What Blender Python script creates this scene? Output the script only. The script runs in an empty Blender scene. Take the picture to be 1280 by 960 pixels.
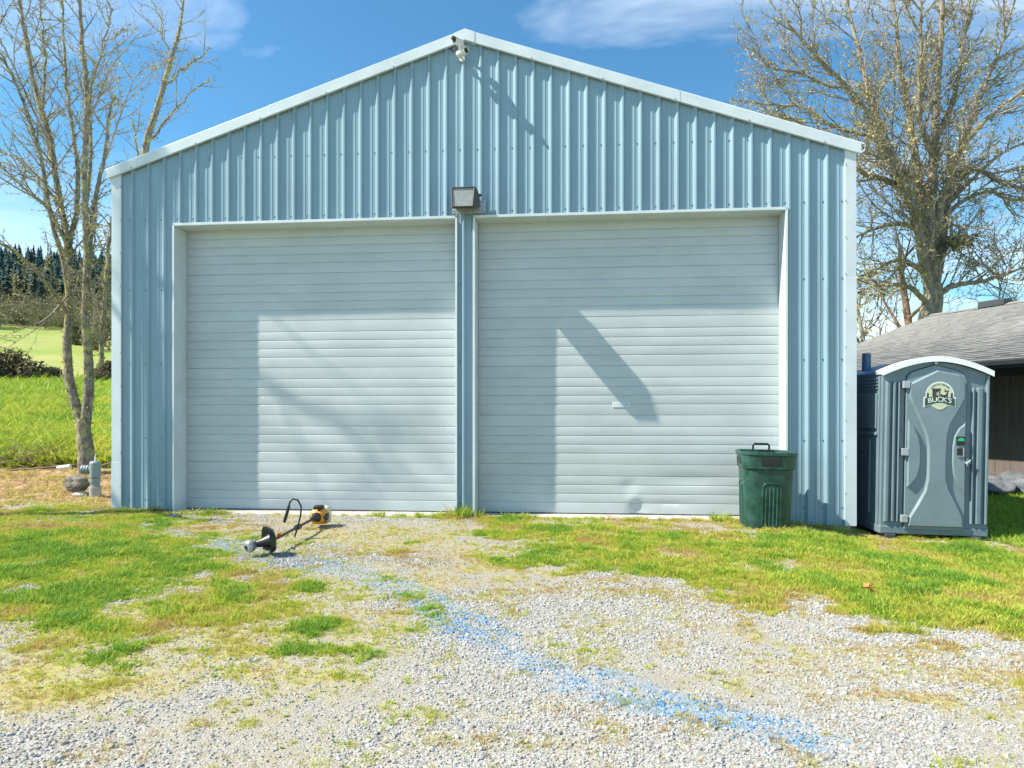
import bpy, math, random
import numpy as np
from mathutils import Vector, Matrix

random.seed(7)
rng = np.random.default_rng(11)
R = math.radians
scene = bpy.context.scene
col = scene.collection

# ------------------------------------------------------------------ camera
CAM_Z = 1.28
F = 850.0                       # focal length in photo pixels (1280 wide)
HOR = 517.0                     # horizon row of the photo
cam_d = bpy.data.cameras.new('camera')
cam_d.sensor_width = 36.0
cam_d.lens = F / 1280.0 * 36.0
cam_d.shift_y = (HOR - 480.0) / 1280.0
cam_d.clip_start = 0.05
cam_d.clip_end = 3000.0
cam = bpy.data.objects.new('camera', cam_d)
cam.location = (0, 0, CAM_Z)
cam.rotation_euler = (R(90), 0, 0)
col.objects.link(cam)
scene.camera = cam

# ------------------------------------------------------------------ light
A = math.atan(0.0912)           # the shed front is turned by this much
UX, UY = math.cos(A), -math.sin(A)
VX, VY = math.sin(A), math.cos(A)
SUN = Vector((1.05 * UX + 0.30 * VX, 1.05 * UY + 0.30 * VY, -1.2)).normalized()
sun_d = bpy.data.lights.new('sun', 'SUN')
sun_d.energy = 5.0
sun_d.angle = R(0.55)
sun_d.color = (1.0, 0.93, 0.80)
sun = bpy.data.objects.new('sun', sun_d)
sun.rotation_euler = SUN.to_track_quat('-Z', 'Y').to_euler()
sun.location = (-20, -5, 25)
col.objects.link(sun)

world = bpy.data.worlds.new('World')
scene.world = world
world.use_nodes = True
wn = world.node_tree.nodes; wl = world.node_tree.links
wn.clear()
def N(nodes, t, **kw):
    n = nodes.new(t)
    for k, v in kw.items():
        setattr(n, k, v)
    return n
sky = N(wn, 'ShaderNodeTexSky', sky_type='NISHITA')
sky.sun_disc = False
sky.sun_elevation = math.asin(-SUN.z)
sky.sun_rotation = math.atan2(-SUN.x, -SUN.y)
sky.air_density = 1.0
sky.dust_density = 0.35
sky.ozone_density = 2.2
tc = N(wn, 'ShaderNodeTexCoord')
sep = N(wn, 'ShaderNodeSeparateXYZ')
wl.new(tc.outputs['Generated'], sep.inputs[0])
zp = N(wn, 'ShaderNodeMath', operation='ADD'); zp.inputs[1].default_value = 0.16
wl.new(sep.outputs['Z'], zp.inputs[0])
zm = N(wn, 'ShaderNodeMath', operation='MAXIMUM'); zm.inputs[1].default_value = 0.03
wl.new(zp.outputs[0], zm.inputs[0])
dx = N(wn, 'ShaderNodeMath', operation='DIVIDE'); dy = N(wn, 'ShaderNodeMath', operation='DIVIDE')
wl.new(sep.outputs['X'], dx.inputs[0]); wl.new(zm.outputs[0], dx.inputs[1])
wl.new(sep.outputs['Y'], dy.inputs[0]); wl.new(zm.outputs[0], dy.inputs[1])
cmb = N(wn, 'ShaderNodeCombineXYZ')
wl.new(dx.outputs[0], cmb.inputs[0]); wl.new(dy.outputs[0], cmb.inputs[1])
cmap = N(wn, 'ShaderNodeMapping')
cmap.inputs['Scale'].default_value = (0.55, 1.5, 1)
cmap.inputs['Rotation'].default_value = (0, 0, R(-24))
cmap.inputs['Location'].default_value = (1.3, 0.4, 0)
wl.new(cmb.outputs[0], cmap.inputs[0])
cn = N(wn, 'ShaderNodeTexNoise')
cn.inputs['Scale'].default_value = 1.25; cn.inputs['Detail'].default_value = 6
cn.inputs['Roughness'].default_value = 0.58; cn.inputs['Distortion'].default_value = 0.5
wl.new(cmap.outputs[0], cn.inputs[0])
cr = N(wn, 'ShaderNodeValToRGB')
cr.color_ramp.elements[0].position = 0.52; cr.color_ramp.elements[0].color = (0, 0, 0, 1)
cr.color_ramp.elements[1].position = 0.80; cr.color_ramp.elements[1].color = (0.7, 0.7, 0.7, 1)
wl.new(cn.outputs['Fac'], cr.inputs[0])
# more cloud and thin veil low over the horizon
lowr = N(wn, 'ShaderNodeMapRange'); lowr.inputs[1].default_value = 0.36; lowr.inputs[2].default_value = 0.0
lowr.inputs[3].default_value = 0.0; lowr.inputs[4].default_value = 0.85
wl.new(sep.outputs['Z'], lowr.inputs[0])
lown = N(wn, 'ShaderNodeMath', operation='MULTIPLY'); wl.new(lowr.outputs[0], lown.inputs[0])
lnr = N(wn, 'ShaderNodeMapRange'); lnr.inputs[1].default_value = 0.32; lnr.inputs[2].default_value = 0.62
wl.new(cn.outputs['Fac'], lnr.inputs[0]); wl.new(lnr.outputs[0], lown.inputs[1])
cmax = N(wn, 'ShaderNodeMath', operation='MAXIMUM')
wl.new(cr.outputs[0], cmax.inputs[0]); wl.new(lown.outputs[0], cmax.inputs[1])
tintn = N(wn, 'ShaderNodeMix', data_type='RGBA', blend_type='MULTIPLY')
tintn.inputs['Factor'].default_value = 1.0
tintn.inputs['B'].default_value = (0.78, 1.43, 1.60, 1)
wl.new(sky.outputs[0], tintn.inputs['A'])
cmix = N(wn, 'ShaderNodeMix', data_type='RGBA')
cmix.inputs['B'].default_value = (14.0, 15.0, 15.8, 1)
wl.new(cmax.outputs[0], cmix.inputs['Factor']); wl.new(tintn.outputs['Result'], cmix.inputs['A'])
bg = N(wn, 'ShaderNodeBackground'); bg.inputs['Strength'].default_value = 0.066
wo = N(wn, 'ShaderNodeOutputWorld')
world.cycles.sampling_method = 'MANUAL'
world.cycles.sample_map_resolution = 512
wl.new(cmix.outputs['Result'], bg.inputs['Color']); wl.new(bg.outputs[0], wo.inputs['Surface'])

scene.view_settings.view_transform = 'Standard'
scene.view_settings.look = 'None'
scene.view_settings.gamma = 1.0
scene.view_settings.use_curve_mapping = False
scene.view_settings.exposure = 0.95
scene.cycles.max_bounces = 4
scene.cycles.diffuse_bounces = 2
scene.cycles.glossy_bounces = 2
scene.cycles.transmission_bounces = 2
scene.cycles.caustics_reflective = False
scene.cycles.caustics_refractive = False

# ------------------------------------------------------------------ helpers
def at(px, py, Y):
    """photo pixel + distance -> world point"""
    return ((px - 640) / F * Y, Y, CAM_Z + (HOR - py) / F * Y)

def link(o, parent=None):
    col.objects.link(o)
    if parent is not None:
        o.parent = parent
    return o

def tag(o, label=None, cat=None, group=None, kind=None):
    if label: o['label'] = label
    if cat: o['category'] = cat
    if group: o['group'] = group
    if kind: o['kind'] = kind
    return o

def empty(name, loc=(0, 0, 0), rot=(0, 0, 0)):
    e = bpy.data.objects.new(name, None)
    e.empty_display_size = 0.2
    e.location = loc; e.rotation_euler = rot
    return link(e)

def mesh_np(name, V, Fc, m, parent=None, smooth=False):
    """V (n,3) array, Fc list of int arrays (k,3) or (k,4)"""
    me = bpy.data.meshes.new(name)
    V = np.asarray(V, dtype=np.float32)
    me.vertices.add(len(V)); me.vertices.foreach_set('co', V.ravel())
    loops = np.concatenate([np.asarray(f).ravel() for f in Fc]).astype(np.int32)
    tot = np.concatenate([np.full(len(f), np.asarray(f).shape[1]) for f in Fc]).astype(np.int32)
    st = np.concatenate([[0], np.cumsum(tot)[:-1]]).astype(np.int32)
    me.loops.add(len(loops)); me.loops.foreach_set('vertex_index', loops)
    me.polygons.add(len(tot)); me.polygons.foreach_set('loop_start', st)
    me.update(calc_edges=True); me.validate()
    if smooth:
        me.polygons.foreach_set('use_smooth', np.ones(len(me.polygons), dtype=bool))
    if m is not None: me.materials.append(m)
    return link(bpy.data.objects.new(name, me), parent)

class MB:
    def __init__(s): s.v = []; s.f = []
    def add(s, vs, fs):
        o = len(s.v); s.v += [tuple(p) for p in vs]; s.f += [tuple(i + o for i in f) for f in fs]
        return s
    def box(s, x0, x1, y0, y1, z0, z1):
        return s.add([(x0,y0,z0),(x1,y0,z0),(x1,y1,z0),(x0,y1,z0),(x0,y0,z1),(x1,y0,z1),(x1,y1,z1),(x0,y1,z1)],
                     [(0,3,2,1),(4,5,6,7),(0,1,5,4),(1,2,6,5),(2,3,7,6),(3,0,4,7)])
    def prism_xz(s, poly, y0, y1, inset=0.0):
        """poly in x,z; from y0 (back) to y1 (front, smaller y), front ring inset"""
        n = len(poly)
        ar = sum(poly[i][0]*poly[(i+1)%n][1]-poly[(i+1)%n][0]*poly[i][1] for i in range(n))
        if ar < 0: poly = poly[::-1]
        top = offset(poly, inset) if inset else poly
        vs = [(p[0], y0, p[1]) for p in poly] + [(p[0], y1, p[1]) for p in top]
        fs = [tuple(range(n, 2*n)), tuple(range(n-1, -1, -1))]
        fs += [(i, (i+1) % n, n+(i+1) % n, n+i) for i in range(n)]
        return s.add(vs, fs)
    def tube(s, pts, r, n=8, cap=True):
        pts = [Vector(p) for p in pts]
        rr = r if hasattr(r, '__len__') else [r]*len(pts)
        vs = []; prev = None
        for i, p in enumerate(pts):
            t = (pts[min(i+1, len(pts)-1)] - pts[max(i-1, 0)])
            t = t.normalized() if t.length > 1e-9 else Vector((0,0,1))
            if prev is None:
                a = t.orthogonal().normalized()
            else:
                a = prev - t * prev.dot(t)
                a = a.normalized() if a.length > 1e-6 else t.orthogonal().normalized()
            prev = a; b = t.cross(a)
            for k in range(n):
                w = 2*math.pi*k/n
                vs.append(p + (a*math.cos(w) + b*math.sin(w))*rr[i])
        fs = []
        for i in range(len(pts)-1):
            for k in range(n):
                fs.append((i*n+k, i*n+(k+1) % n, (i+1)*n+(k+1) % n, (i+1)*n+k))
        if cap:
            fs.append(tuple(range(n-1, -1, -1))); fs.append(tuple(range((len(pts)-1)*n, len(pts)*n)))
        return s.add(vs, fs)
    def loft(s, rings, cap0=True, cap1=True):
        n = len(rings[0]); vs = [p for r in rings for p in r]; fs = []
        for i in range(len(rings)-1):
            for k in range(n):
                fs.append((i*n+k, i*n+(k+1) % n, (i+1)*n+(k+1) % n, (i+1)*n+k))
        if cap0: fs.append(tuple(range(n-1, -1, -1)))
        if cap1: fs.append(tuple(range((len(rings)-1)*n, len(rings)*n)))
        return s.add(vs, fs)
    def build(s, name, m, parent=None, smooth=False, bevel=0.0, angle=35):
        me = bpy.data.meshes.new(name)
        me.from_pydata(s.v, [], s.f); me.update()
        if smooth:
            me.polygons.foreach_set('use_smooth', [True]*len(me.polygons))
            me.set_sharp_from_angle(angle=R(angle))
        me.materials.append(m)
        o = link(bpy.data.objects.new(name, me), parent)
        if bevel:
            b = o.modifiers.new('bevel', 'BEVEL'); b.width = bevel; b.segments = 2; b.limit_method = 'ANGLE'
            b.harden_normals = False
        return o

def offset(poly, d):
    """inset a ccw polygon by d"""
    n = len(poly); out = []
    for i in range(n):
        p0 = Vector(poly[i-1]); p = Vector(poly[i]); p1 = Vector(poly[(i+1) % n])
        e0 = (p-p0).normalized(); e1 = (p1-p).normalized()
        n0 = Vector((-e0.y, e0.x)); n1 = Vector((-e1.y, e1.x))
        m = n0+n1
        if m.length < 1e-6: m = n0
        m.normalize(); c = max(0.45, m.dot(n0))
        out.append(tuple(p + m*(d/c)))
    return out

def rrect(cx, cy, hx, hy, r, n=5):
    """rounded rectangle, ccw list of (x,y)"""
    out = []
    for (sx, sy, a0) in ((1,-1,-90),(1,1,0),(-1,1,90),(-1,-1,180)):
        for k in range(n+1):
            a = R(a0 + 90*k/n)
            out.append((cx + sx*(hx-r) + r*math.cos(a), cy + sy*(hy-r) + r*math.sin(a)))
    return out

# ------------------------------------------------------------------ materials
def material(name, color, rough=0.6, metal=0.0, var=0.0, vscale=3.0, bump=0.0, bscale=40.0, spec=0.5, col2=None, dirt=None, stretch=(1,1,1)):
    m = bpy.data.materials.new(name); m.use_nodes = True
    nt = m.node_tree; b = nt.nodes['Principled BSDF']
    b.inputs['Base Color'].default_value = (*color, 1)
    b.inputs['Roughness'].default_value = rough
    b.inputs['Metallic'].default_value = metal
    b.inputs['Specular IOR Level'].default_value = spec
    t = N(nt.nodes, 'ShaderNodeTexCoord')
    mp = N(nt.nodes, 'ShaderNodeMapping'); mp.inputs['Scale'].default_value = stretch
    nt.links.new(t.outputs['Object'], mp.inputs[0])
    if var or col2:
        n = N(nt.nodes, 'ShaderNodeTexNoise'); n.inputs['Scale'].default_value = vscale
        n.inputs['Detail'].default_value = 6; n.inputs['Roughness'].default_value = 0.6
        nt.links.new(mp.outputs[0], n.inputs[0])
        r = N(nt.nodes, 'ShaderNodeValToRGB')
        c0 = tuple(c*(1-var) for c in color); c1 = col2 if col2 else tuple(min(1, c*(1+var)) for c in color)
        r.color_ramp.elements[0].position = 0.36; r.color_ramp.elements[0].color = (*c0, 1)
        r.color_ramp.elements[1].position = 0.64; r.color_ramp.elements[1].color = (*c1, 1)
        nt.links.new(n.outputs['Fac'], r.inputs[0])
        nt.links.new(r.outputs[0], b.inputs['Base Color'])
        rm = N(nt.nodes, 'ShaderNodeMapRange'); rm.inputs[3].default_value = max(0.05, rough-0.08); rm.inputs[4].default_value = min(1, rough+0.1)
        nt.links.new(n.outputs['Fac'], rm.inputs[0]); nt.links.new(rm.outputs[0], b.inputs['Roughness'])
    if bump:
        n2 = N(nt.nodes, 'ShaderNodeTexNoise'); n2.inputs['Scale'].default_value = bscale; n2.inputs['Detail'].default_value = 5
        nt.links.new(mp.outputs[0], n2.inputs[0])
        bp = N(nt.nodes, 'ShaderNodeBump'); bp.inputs['Strength'].default_value = bump; bp.inputs['Distance'].default_value = 0.02
        nt.links.new(n2.outputs['Fac'], bp.inputs['Height']); nt.links.new(bp.outputs[0], b.inputs['Normal'])
    return m

M = {}
M['siding'] = material('blue_siding', (0.232, 0.348, 0.418), 0.34, var=0.08, vscale=0.8, stretch=(1, 1, 0.5), bump=0.022, bscale=3)
M['trim'] = material('pale_trim', (0.58, 0.65, 0.67), 0.42, var=0.07, vscale=2.0)
M['door'] = material('door_paint', (0.47, 0.520, 0.525), 0.42, var=0.055, vscale=2.4, bump=0.035, bscale=3.0, stretch=(0.6, 1, 1.2))
M['gasket'] = material('dark_rubber', (0.03, 0.03, 0.032), 0.8)
M['screw'] = material('screw_metal', (0.10, 0.16, 0.20), 0.5, 0.3)
M['concrete'] = material('concrete', (0.42, 0.40, 0.36), 0.9, var=0.2, vscale=9, bump=0.3, bscale=60)
M['roofmetal'] = material('pale_roof_metal', (0.6, 0.64, 0.66), 0.4, var=0.05)
M['lampbody'] = material('bronze_housing', (0.06, 0.052, 0.045), 0.5, var=0.2, vscale=20)
M['galv'] = material('galvanised', (0.42, 0.46, 0.48), 0.45, 0.5, var=0.15, vscale=25)
M['lens'] = material('frosted_lens', (0.30, 0.315, 0.30), 0.12, var=0.12, vscale=14, spec=0.7)
M['white'] = material('white_plastic', (0.72, 0.72, 0.68), 0.4, var=0.05)
M['black'] = material('black_plastic', (0.014, 0.014, 0.015), 0.42, var=0.2, vscale=30)
M['cable'] = material('black_cable', (0.02, 0.02, 0.02), 0.6)
M['can'] = material('green_plastic', (0.013, 0.058, 0.044), 0.34, var=0.25, vscale=9, bump=0.05, bscale=30, col2=(0.028, 0.092, 0.072))
M['toilet'] = material('slate_plastic', (0.146, 0.205, 0.235), 0.42, var=0.10, vscale=2.2, bump=0.04, bscale=18)
M['toilet_door'] = material('slate_door_plastic', (0.178, 0.241, 0.268), 0.38, var=0.08, vscale=2.5, bump=0.04, bscale=14)
M['toilet_roof'] = material('white_roof_plastic', (0.8, 0.82, 0.84), 0.4, var=0.03)
M['toilet_roof_blue'] = material('blue_roof_plastic', (0.085, 0.165, 0.28), 0.4, var=0.08)
M['skid'] = material('skid_plastic', (0.045, 0.05, 0.055), 0.7, var=0.2)
M['cream'] = material('cream_print', (0.56, 0.6, 0.42), 0.5)
M['wprint'] = material('white_print', (0.78, 0.8, 0.8), 0.5)
M['gprint'] = material('green_print', (0.03, 0.075, 0.045), 0.5)
M['bprint'] = material('brown_print', (0.045, 0.036, 0.032), 0.5)
M['green'] = material('green_indicator', (0.02, 0.42, 0.19), 0.4)
M['orange'] = material('orange_plastic', (0.72, 0.27, 0.025), 0.4, var=0.1, vscale=20)
M['tank'] = material('milky_tank', (0.62, 0.56, 0.42), 0.4, var=0.08, vscale=20)
M['red'] = material('red_plastic', (0.5, 0.02, 0.03), 0.4)
M['alu'] = material('worn_alloy', (0.36, 0.37, 0.38), 0.45, 0.5, var=0.3, vscale=30)
M['rock'] = material('rock', (0.19, 0.165, 0.135), 0.9, var=0.4, vscale=9, bump=0.6, bscale=30)
M['greyrock'] = material('grey_rock', (0.12, 0.13, 0.145), 0.9, var=0.35, vscale=5, bump=0.6, bscale=18)
M['pvc'] = material('grey_pvc', (0.22, 0.275, 0.285), 0.5, var=0.12, vscale=18)
M['rust'] = material('red_pipe', (0.42, 0.12, 0.07), 0.6, var=0.25, vscale=12)
M['wood'] = material('bleached_wood', (0.24, 0.18, 0.12), 0.9, var=0.35, vscale=16)
M['housewall'] = material('brown_siding', (0.125, 0.105, 0.097), 0.75, var=0.14, vscale=4, stretch=(3, 3, 0.4), bump=0.15, bscale=25)
M['fascia'] = material('dark_fascia', (0.045, 0.05, 0.056), 0.5, var=0.1)
M['leafbrown'] = material('dry_leaf', (0.55, 0.19, 0.06), 0.8)

def bark(name, c0, c1, lichen, amount, scale=7.0):
    m = material(name, c0, 0.95, var=0.0, bump=0.9, bscale=34, spec=0.2, stretch=(1, 1, 0.35))
    nt = m.node_tree; b = nt.nodes['Principled BSDF']
    t = N(nt.nodes, 'ShaderNodeTexCoord')
    n = N(nt.nodes, 'ShaderNodeTexNoise'); n.inputs['Scale'].default_value = scale*4; n.inputs['Detail'].default_value = 6
    mp = N(nt.nodes, 'ShaderNodeMapping'); mp.inputs['Scale'].default_value = (1, 1, 0.3)
    nt.links.new(t.outputs['Object'], mp.inputs[0]); nt.links.new(mp.outputs[0], n.inputs[0])
    r = N(nt.nodes, 'ShaderNodeValToRGB')
    r.color_ramp.elements[0].position = 0.35; r.color_ramp.elements[0].color = (*c0, 1)
    r.color_ramp.elements[1].position = 0.68; r.color_ramp.elements[1].color = (*c1, 1)
    nt.links.new(n.outputs['Fac'], r.inputs[0])
    n2 = N(nt.nodes, 'ShaderNodeTexNoise'); n2.inputs['Scale'].default_value = scale; n2.inputs['Detail'].default_value = 8; n2.inputs['Roughness'].default_value = 0.7
    nt.links.new(t.outputs['Object'], n2.inputs[0])
    r2 = N(nt.nodes, 'ShaderNodeValToRGB')
    r2.color_ramp.elements[0].position = 0.60-amount; r2.color_ramp.elements[1].position = 0.68-amount
    nt.links.new(n2.outputs['Fac'], r2.inputs[0])
    mx = N(nt.nodes, 'ShaderNodeMix', data_type='RGBA'); mx.inputs['B'].default_value = (*lichen, 1)
    nt.links.new(r2.outputs[0], mx.inputs['Factor']); nt.links.new(r.outputs[0], mx.inputs['A'])
    nt.links.new(mx.outputs['Result'], b.inputs['Base Color'])
    return m
M['bark'] = bark('lichen_bark', (0.13, 0.108, 0.088), (0.33, 0.29, 0.235), (0.40, 0.37, 0.15), 0.10)
M['bark2'] = bark('grey_bark', (0.17, 0.145, 0.115), (0.38, 0.33, 0.26), (0.36, 0.33, 0.16), 0.03, 3.0)
M['twig'] = bark('pale_twigs', (0.20, 0.17, 0.14), (0.39, 0.34, 0.28), (0.38, 0.35, 0.19), 0.02, 1.5)
M['barkred'] = bark('reddish_bark', (0.16, 0.10, 0.07), (0.34, 0.22, 0.15), (0.34, 0.3, 0.14), 0.0, 3.0)

def leafmat(name, c, var=0.35, trans=0.35, rough=0.6):
    """leaf colour varied per face island / per instance"""
    m = bpy.data.materials.new(name); m.use_nodes = True
    nt = m.node_tree; b = nt.nodes['Principled BSDF']
    g = N(nt.nodes, 'ShaderNodeNewGeometry')
    hs = N(nt.nodes, 'ShaderNodeHueSaturation')
    hs.inputs['Color'].default_value = (*c, 1)
    r1 = N(nt.nodes, 'ShaderNodeMapRange'); r1.inputs[3].default_value = 1-var; r1.inputs[4].default_value = 1+var
    nt.links.new(g.outputs['Random Per Island'], r1.inputs[0]); nt.links.new(r1.outputs[0], hs.inputs['Value'])
    r2 = N(nt.nodes, 'ShaderNodeMapRange'); r2.inputs[3].default_value = 0.48; r2.inputs[4].default_value = 0.52
    nt.links.new(g.outputs['Random Per Island'], r2.inputs[0]); nt.links.new(r2.outputs[0], hs.inputs['Hue'])
    nt.links.new(hs.outputs[0], b.inputs['Base Color'])
    b.inputs['Roughness'].default_value = rough; b.inputs['Specular IOR Level'].default_value = 0.25
    tr = N(nt.nodes, 'ShaderNodeBsdfTranslucent'); nt.links.new(hs.outputs[0], tr.inputs['Color'])
    mx = N(nt.nodes, 'ShaderNodeMixShader'); mx.inputs[0].default_value = trans
    out = nt.nodes['Material Output']
    nt.links.new(b.outputs[0], mx.inputs[1]); nt.links.new(tr.outputs[0], mx.inputs[2]); nt.links.new(mx.outputs[0], out.inputs['Surface'])
    return m
M['lichen'] = leafmat('yellow_lichen', (0.40, 0.37, 0.11), 0.35, 0.15, 0.9)
M['bud'] = leafmat('olive_buds', (0.43, 0.36, 0.16), 0.35, 0.25, 0.8)
M['conifer'] = leafmat('conifer_needles', (0.036, 0.088, 0.080), 0.5, 0.1, 0.8)
M['woodland'] = leafmat('woodland_twigs', (0.21, 0.205, 0.11), 0.45, 0.15, 0.9)
M['bramble'] = leafmat('bramble_leaves', (0.105, 0.088, 0.045), 0.5, 0.2, 0.8)
M['shrub'] = leafmat('shrub_leaves', (0.22, 0.21, 0.06), 0.4, 0.3, 0.8)
M['weed'] = leafmat('weed_leaves', (0.075, 0.17, 0.03), 0.3, 0.3, 0.6)

def tinted(name, ramp, rough=0.7, trans=0.0, spec=0.3):
    """colour chosen by the per-instance attribute 'tint', jittered per instance"""
    m = bpy.data.materials.new(name); m.use_nodes = True
    nt = m.node_tree; b = nt.nodes['Principled BSDF']
    a = N(nt.nodes, 'ShaderNodeAttribute', attribute_type='INSTANCER', attribute_name='tint')
    r = N(nt.nodes, 'ShaderNodeValToRGB')
    while len(r.color_ramp.elements) < len(ramp): r.color_ramp.elements.new(0.5)
    for e, (p, c) in zip(r.color_ramp.elements, ramp): e.position = p; e.color = (*c, 1)
    nt.links.new(a.outputs['Fac'], r.inputs[0])
    g = N(nt.nodes, 'ShaderNodeNewGeometry')
    hs = N(nt.nodes, 'ShaderNodeHueSaturation')
    r1 = N(nt.nodes, 'ShaderNodeMapRange'); r1.inputs[3].default_value = 0.75; r1.inputs[4].default_value = 1.25
    nt.links.new(g.outputs['Random Per Island'], r1.inputs[0])
    nt.links.new(r1.outputs[0], hs.inputs['Value']); nt.links.new(r.outputs[0], hs.inputs['Color'])
    nt.links.new(hs.outputs[0], b.inputs['Base Color'])
    b.inputs['Roughness'].default_value = rough; b.inputs['Specular IOR Level'].default_value = spec
    if trans:
        tr = N(nt.nodes, 'ShaderNodeBsdfTranslucent'); nt.links.new(hs.outputs[0], tr.inputs['Color'])
        mx = N(nt.nodes, 'ShaderNodeMixShader'); mx.inputs[0].default_value = trans
        nt.links.new(b.outputs[0], mx.inputs[1]); nt.links.new(tr.outputs[0], mx.inputs[2])
        nt.links.new(mx.outputs[0], nt.nodes['Material Output'].inputs['Surface'])
    return m
# tint 0 straw .. 0.5 yellow green .. 1 fresh green
M['grass'] = tinted('grass_blades', [(0.0, (0.47, 0.33, 0.16)), (0.3, (0.48, 0.41, 0.11)), (0.6, (0.45, 0.48, 0.065)), (0.8, (0.33, 0.43, 0.05)), (1.0, (0.19, 0.33, 0.04))], 0.55, 0.4)
# tint 0..0.7 greys and tans, 0.8+ blue chalk
M['stone'] = tinted('gravel_stone', [(0.0, (0.16, 0.165, 0.165)), (0.25, (0.265, 0.268, 0.265)), (0.5, (0.37, 0.37, 0.36)), (0.66, (0.47, 0.465, 0.445)), (0.73, (0.34, 0.29, 0.21)), (0.80, (0.22, 0.31, 0.39)), (0.92, (0.10, 0.24, 0.38)), (1.0, (0.045, 0.165, 0.35))], 0.85)

# ------------------------------------------------------------------ ground shape and cover maps
def sstep(a, b, x):
    t = np.clip((x-a)/(b-a), 0, 1); return t*t*(3-2*t)

_ng = np.random.default_rng(5).random((257, 257)).astype(np.float64)
def vnoise(x, y):
    xi = np.floor(x).astype(int); yi = np.floor(y).astype(int); fx = x-xi; fy = y-yi
    fx = fx*fx*(3-2*fx); fy = fy*fy*(3-2*fy)
    a = _ng[xi % 256, yi % 256]; b = _ng[(xi+1) % 256, yi % 256]; c = _ng[xi % 256, (yi+1) % 256]; d = _ng[(xi+1) % 256, (yi+1) % 256]
    return (a*(1-fx)+b*fx)*(1-fy)+(c*(1-fx)+d*fx)*fy
def fbm(x, y, o=4):
    s = 0; a = 0.5; t = 0
    for i in range(o):
        s = s+a*vnoise(x*2**i+17.3*i, y*2**i+5.1*i); t += a; a *= 0.55
    return s/t

RY = [-100, 9.0, 10.5, 12, 14, 30, 60, 100, 140, 200, 225, 350, 450, 900]
RZ = [0, 0, 0.10, 0.28, 0.60, 1.75, 3.6, 8.3, 13.6, 20.5, 24.0, 55, 76, 80]
def gz(X, Y):
    X = np.asarray(X, float); Y = np.asarray(Y, float)
    z = -0.05 - 0.19*sstep(2.9, 4.8, X) + 0.03*sstep(-4.5, -6, X)
    far = np.maximum(0, Y-30)
    w = 1-sstep(-7.0-far*0.1, -5.6+far*0.6, X)
    z = z + w*np.interp(Y, RY, RZ)
    z = z + w*sstep(60, 110, Y)*(2.2*np.sin(X*0.035+1.0)*np.cos(Y*0.02) - 0.085*np.minimum(0, X+75))
    z = z + 0.022*(fbm(X*0.9, Y*0.9, 3)-0.5)*sstep(0.5, 2.0, Y)
    return z

def G(px, py):
    Y = F*(CAM_Z+0.05)/(py-HOR); return ((px-640)/F*Y, Y)
def blobs(X, Y, lst):
    out = np.zeros_like(X)
    for (px, py, rx, ry, w) in lst:
        x, y = G(px, py); x2, _ = G(px+rx, py); _, yn = G(px, py+ry); _, yf = G(px, py-ry)
        sx = abs(x2-x); sy = (yf-yn)/2
        d = ((X-x)/sx)**2+((Y-y)/sy)**2
        out = np.maximum(out, w*np.exp(-d*0.8))
    return out
GREEN = [(-160,800,120,60,.8),(1420,760,120,60,.9),(100,760,140,24,.75),(260,750,130,22,.62),(360,775,80,20,.66),(180,800,120,18,.5),(420,800,36,14,.6),(190,855,50,10,.45),(380,800,60,14,.5),(230,775,60,14,.62),(40,800,90,16,.55),(200,760,90,14,.6),(440,750,50,8,.4),(140,690,140,26,1.0),(340,740,60,8,.6),(1110,745,120,20,1.0),(330,720,60,8,.55),(120,780,80,14,.6),(330,770,110,18,.5),(420,780,40,14,.55),(60,670,160,30,1.0),(960,745,80,12,.9),(1150,760,120,20,.9),(800,700,140,16,.9),(1280,800,60,14,.7),(40,690,150,40,1.0),(150,722,130,32,1.0),(40,752,110,24,1.0),(255,705,60,12,.85),(10,650,120,16,.95),(100,655,110,9,.7),
         (700,664,95,12,.95),(830,676,130,22,1.0),(880,712,90,18,1.0),(720,690,60,10,.85),(1040,690,150,30,1.0),(1040,728,110,20,.95),
         (1190,715,140,34,1.0),(1240,760,110,34,1.0),(610,652,50,8,.8),(1300,700,160,60,1.0),(1180,775,70,16,.7),
         (1110,797,24,5,.8),(1150,808,26,5,.7),(985,768,38,8,.75),(520,700,36,5,.6),(295,746,30,5,.8),(185,812,16,4,.9),(470,692,34,6,.7),
         (250,640,14,4,.7),(282,639,9,4,.9),(475,641,12,4,.8),(640,652,30,6,.7),(385,714,16,4,.8),(560,642,40,5,.7),(1030,662,80,7,.8),(190,640,50,5,.7),(-60,720,160,60,1.0)]
DRY = [(200,760,220,50,.8),(120,850,160,40,.65),(350,830,120,20,.55),(720,735,140,14,.4),(600,700,120,20,.55),(300,790,170,36,.62),(400,770,80,24,.6),(190,858,75,20,.85),(90,800,120,26,.5),(330,690,90,14,.42),(450,672,110,14,.45),(560,690,70,14,.45),
       (620,745,80,16,.32),(1190,886,46,14,.9),(1125,845,30,8,.6),(1100,830,120,22,.35),(640,870,60,22,.3),(530,880,50,16,.4),(250,660,70,8,.5),
       (760,650,200,8,.6),(950,745,200,14,.5),(60,830,140,40,.55),(40,890,80,16,.6),(1010,660,80,6,.5),(480,740,80,12,.3),(780,800,120,20,.12),(1240,840,80,26,.4)]
DUST = [(400,665,190,22,1.0),(330,650,140,10,1.0),(470,775,60,14,.9),(300,740,120,16,.4),(60,850,120,20,.4),(560,660,90,14,.8),(640,720,120,16,.5),(980,660,90,10,.6),(860,820,160,14,.6),(820,845,120,12,.8),(1050,790,150,16,.4),(1160,680,80,10,.8),(560,850,160,20,.3),(60,560,300,40,.3)]
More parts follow.
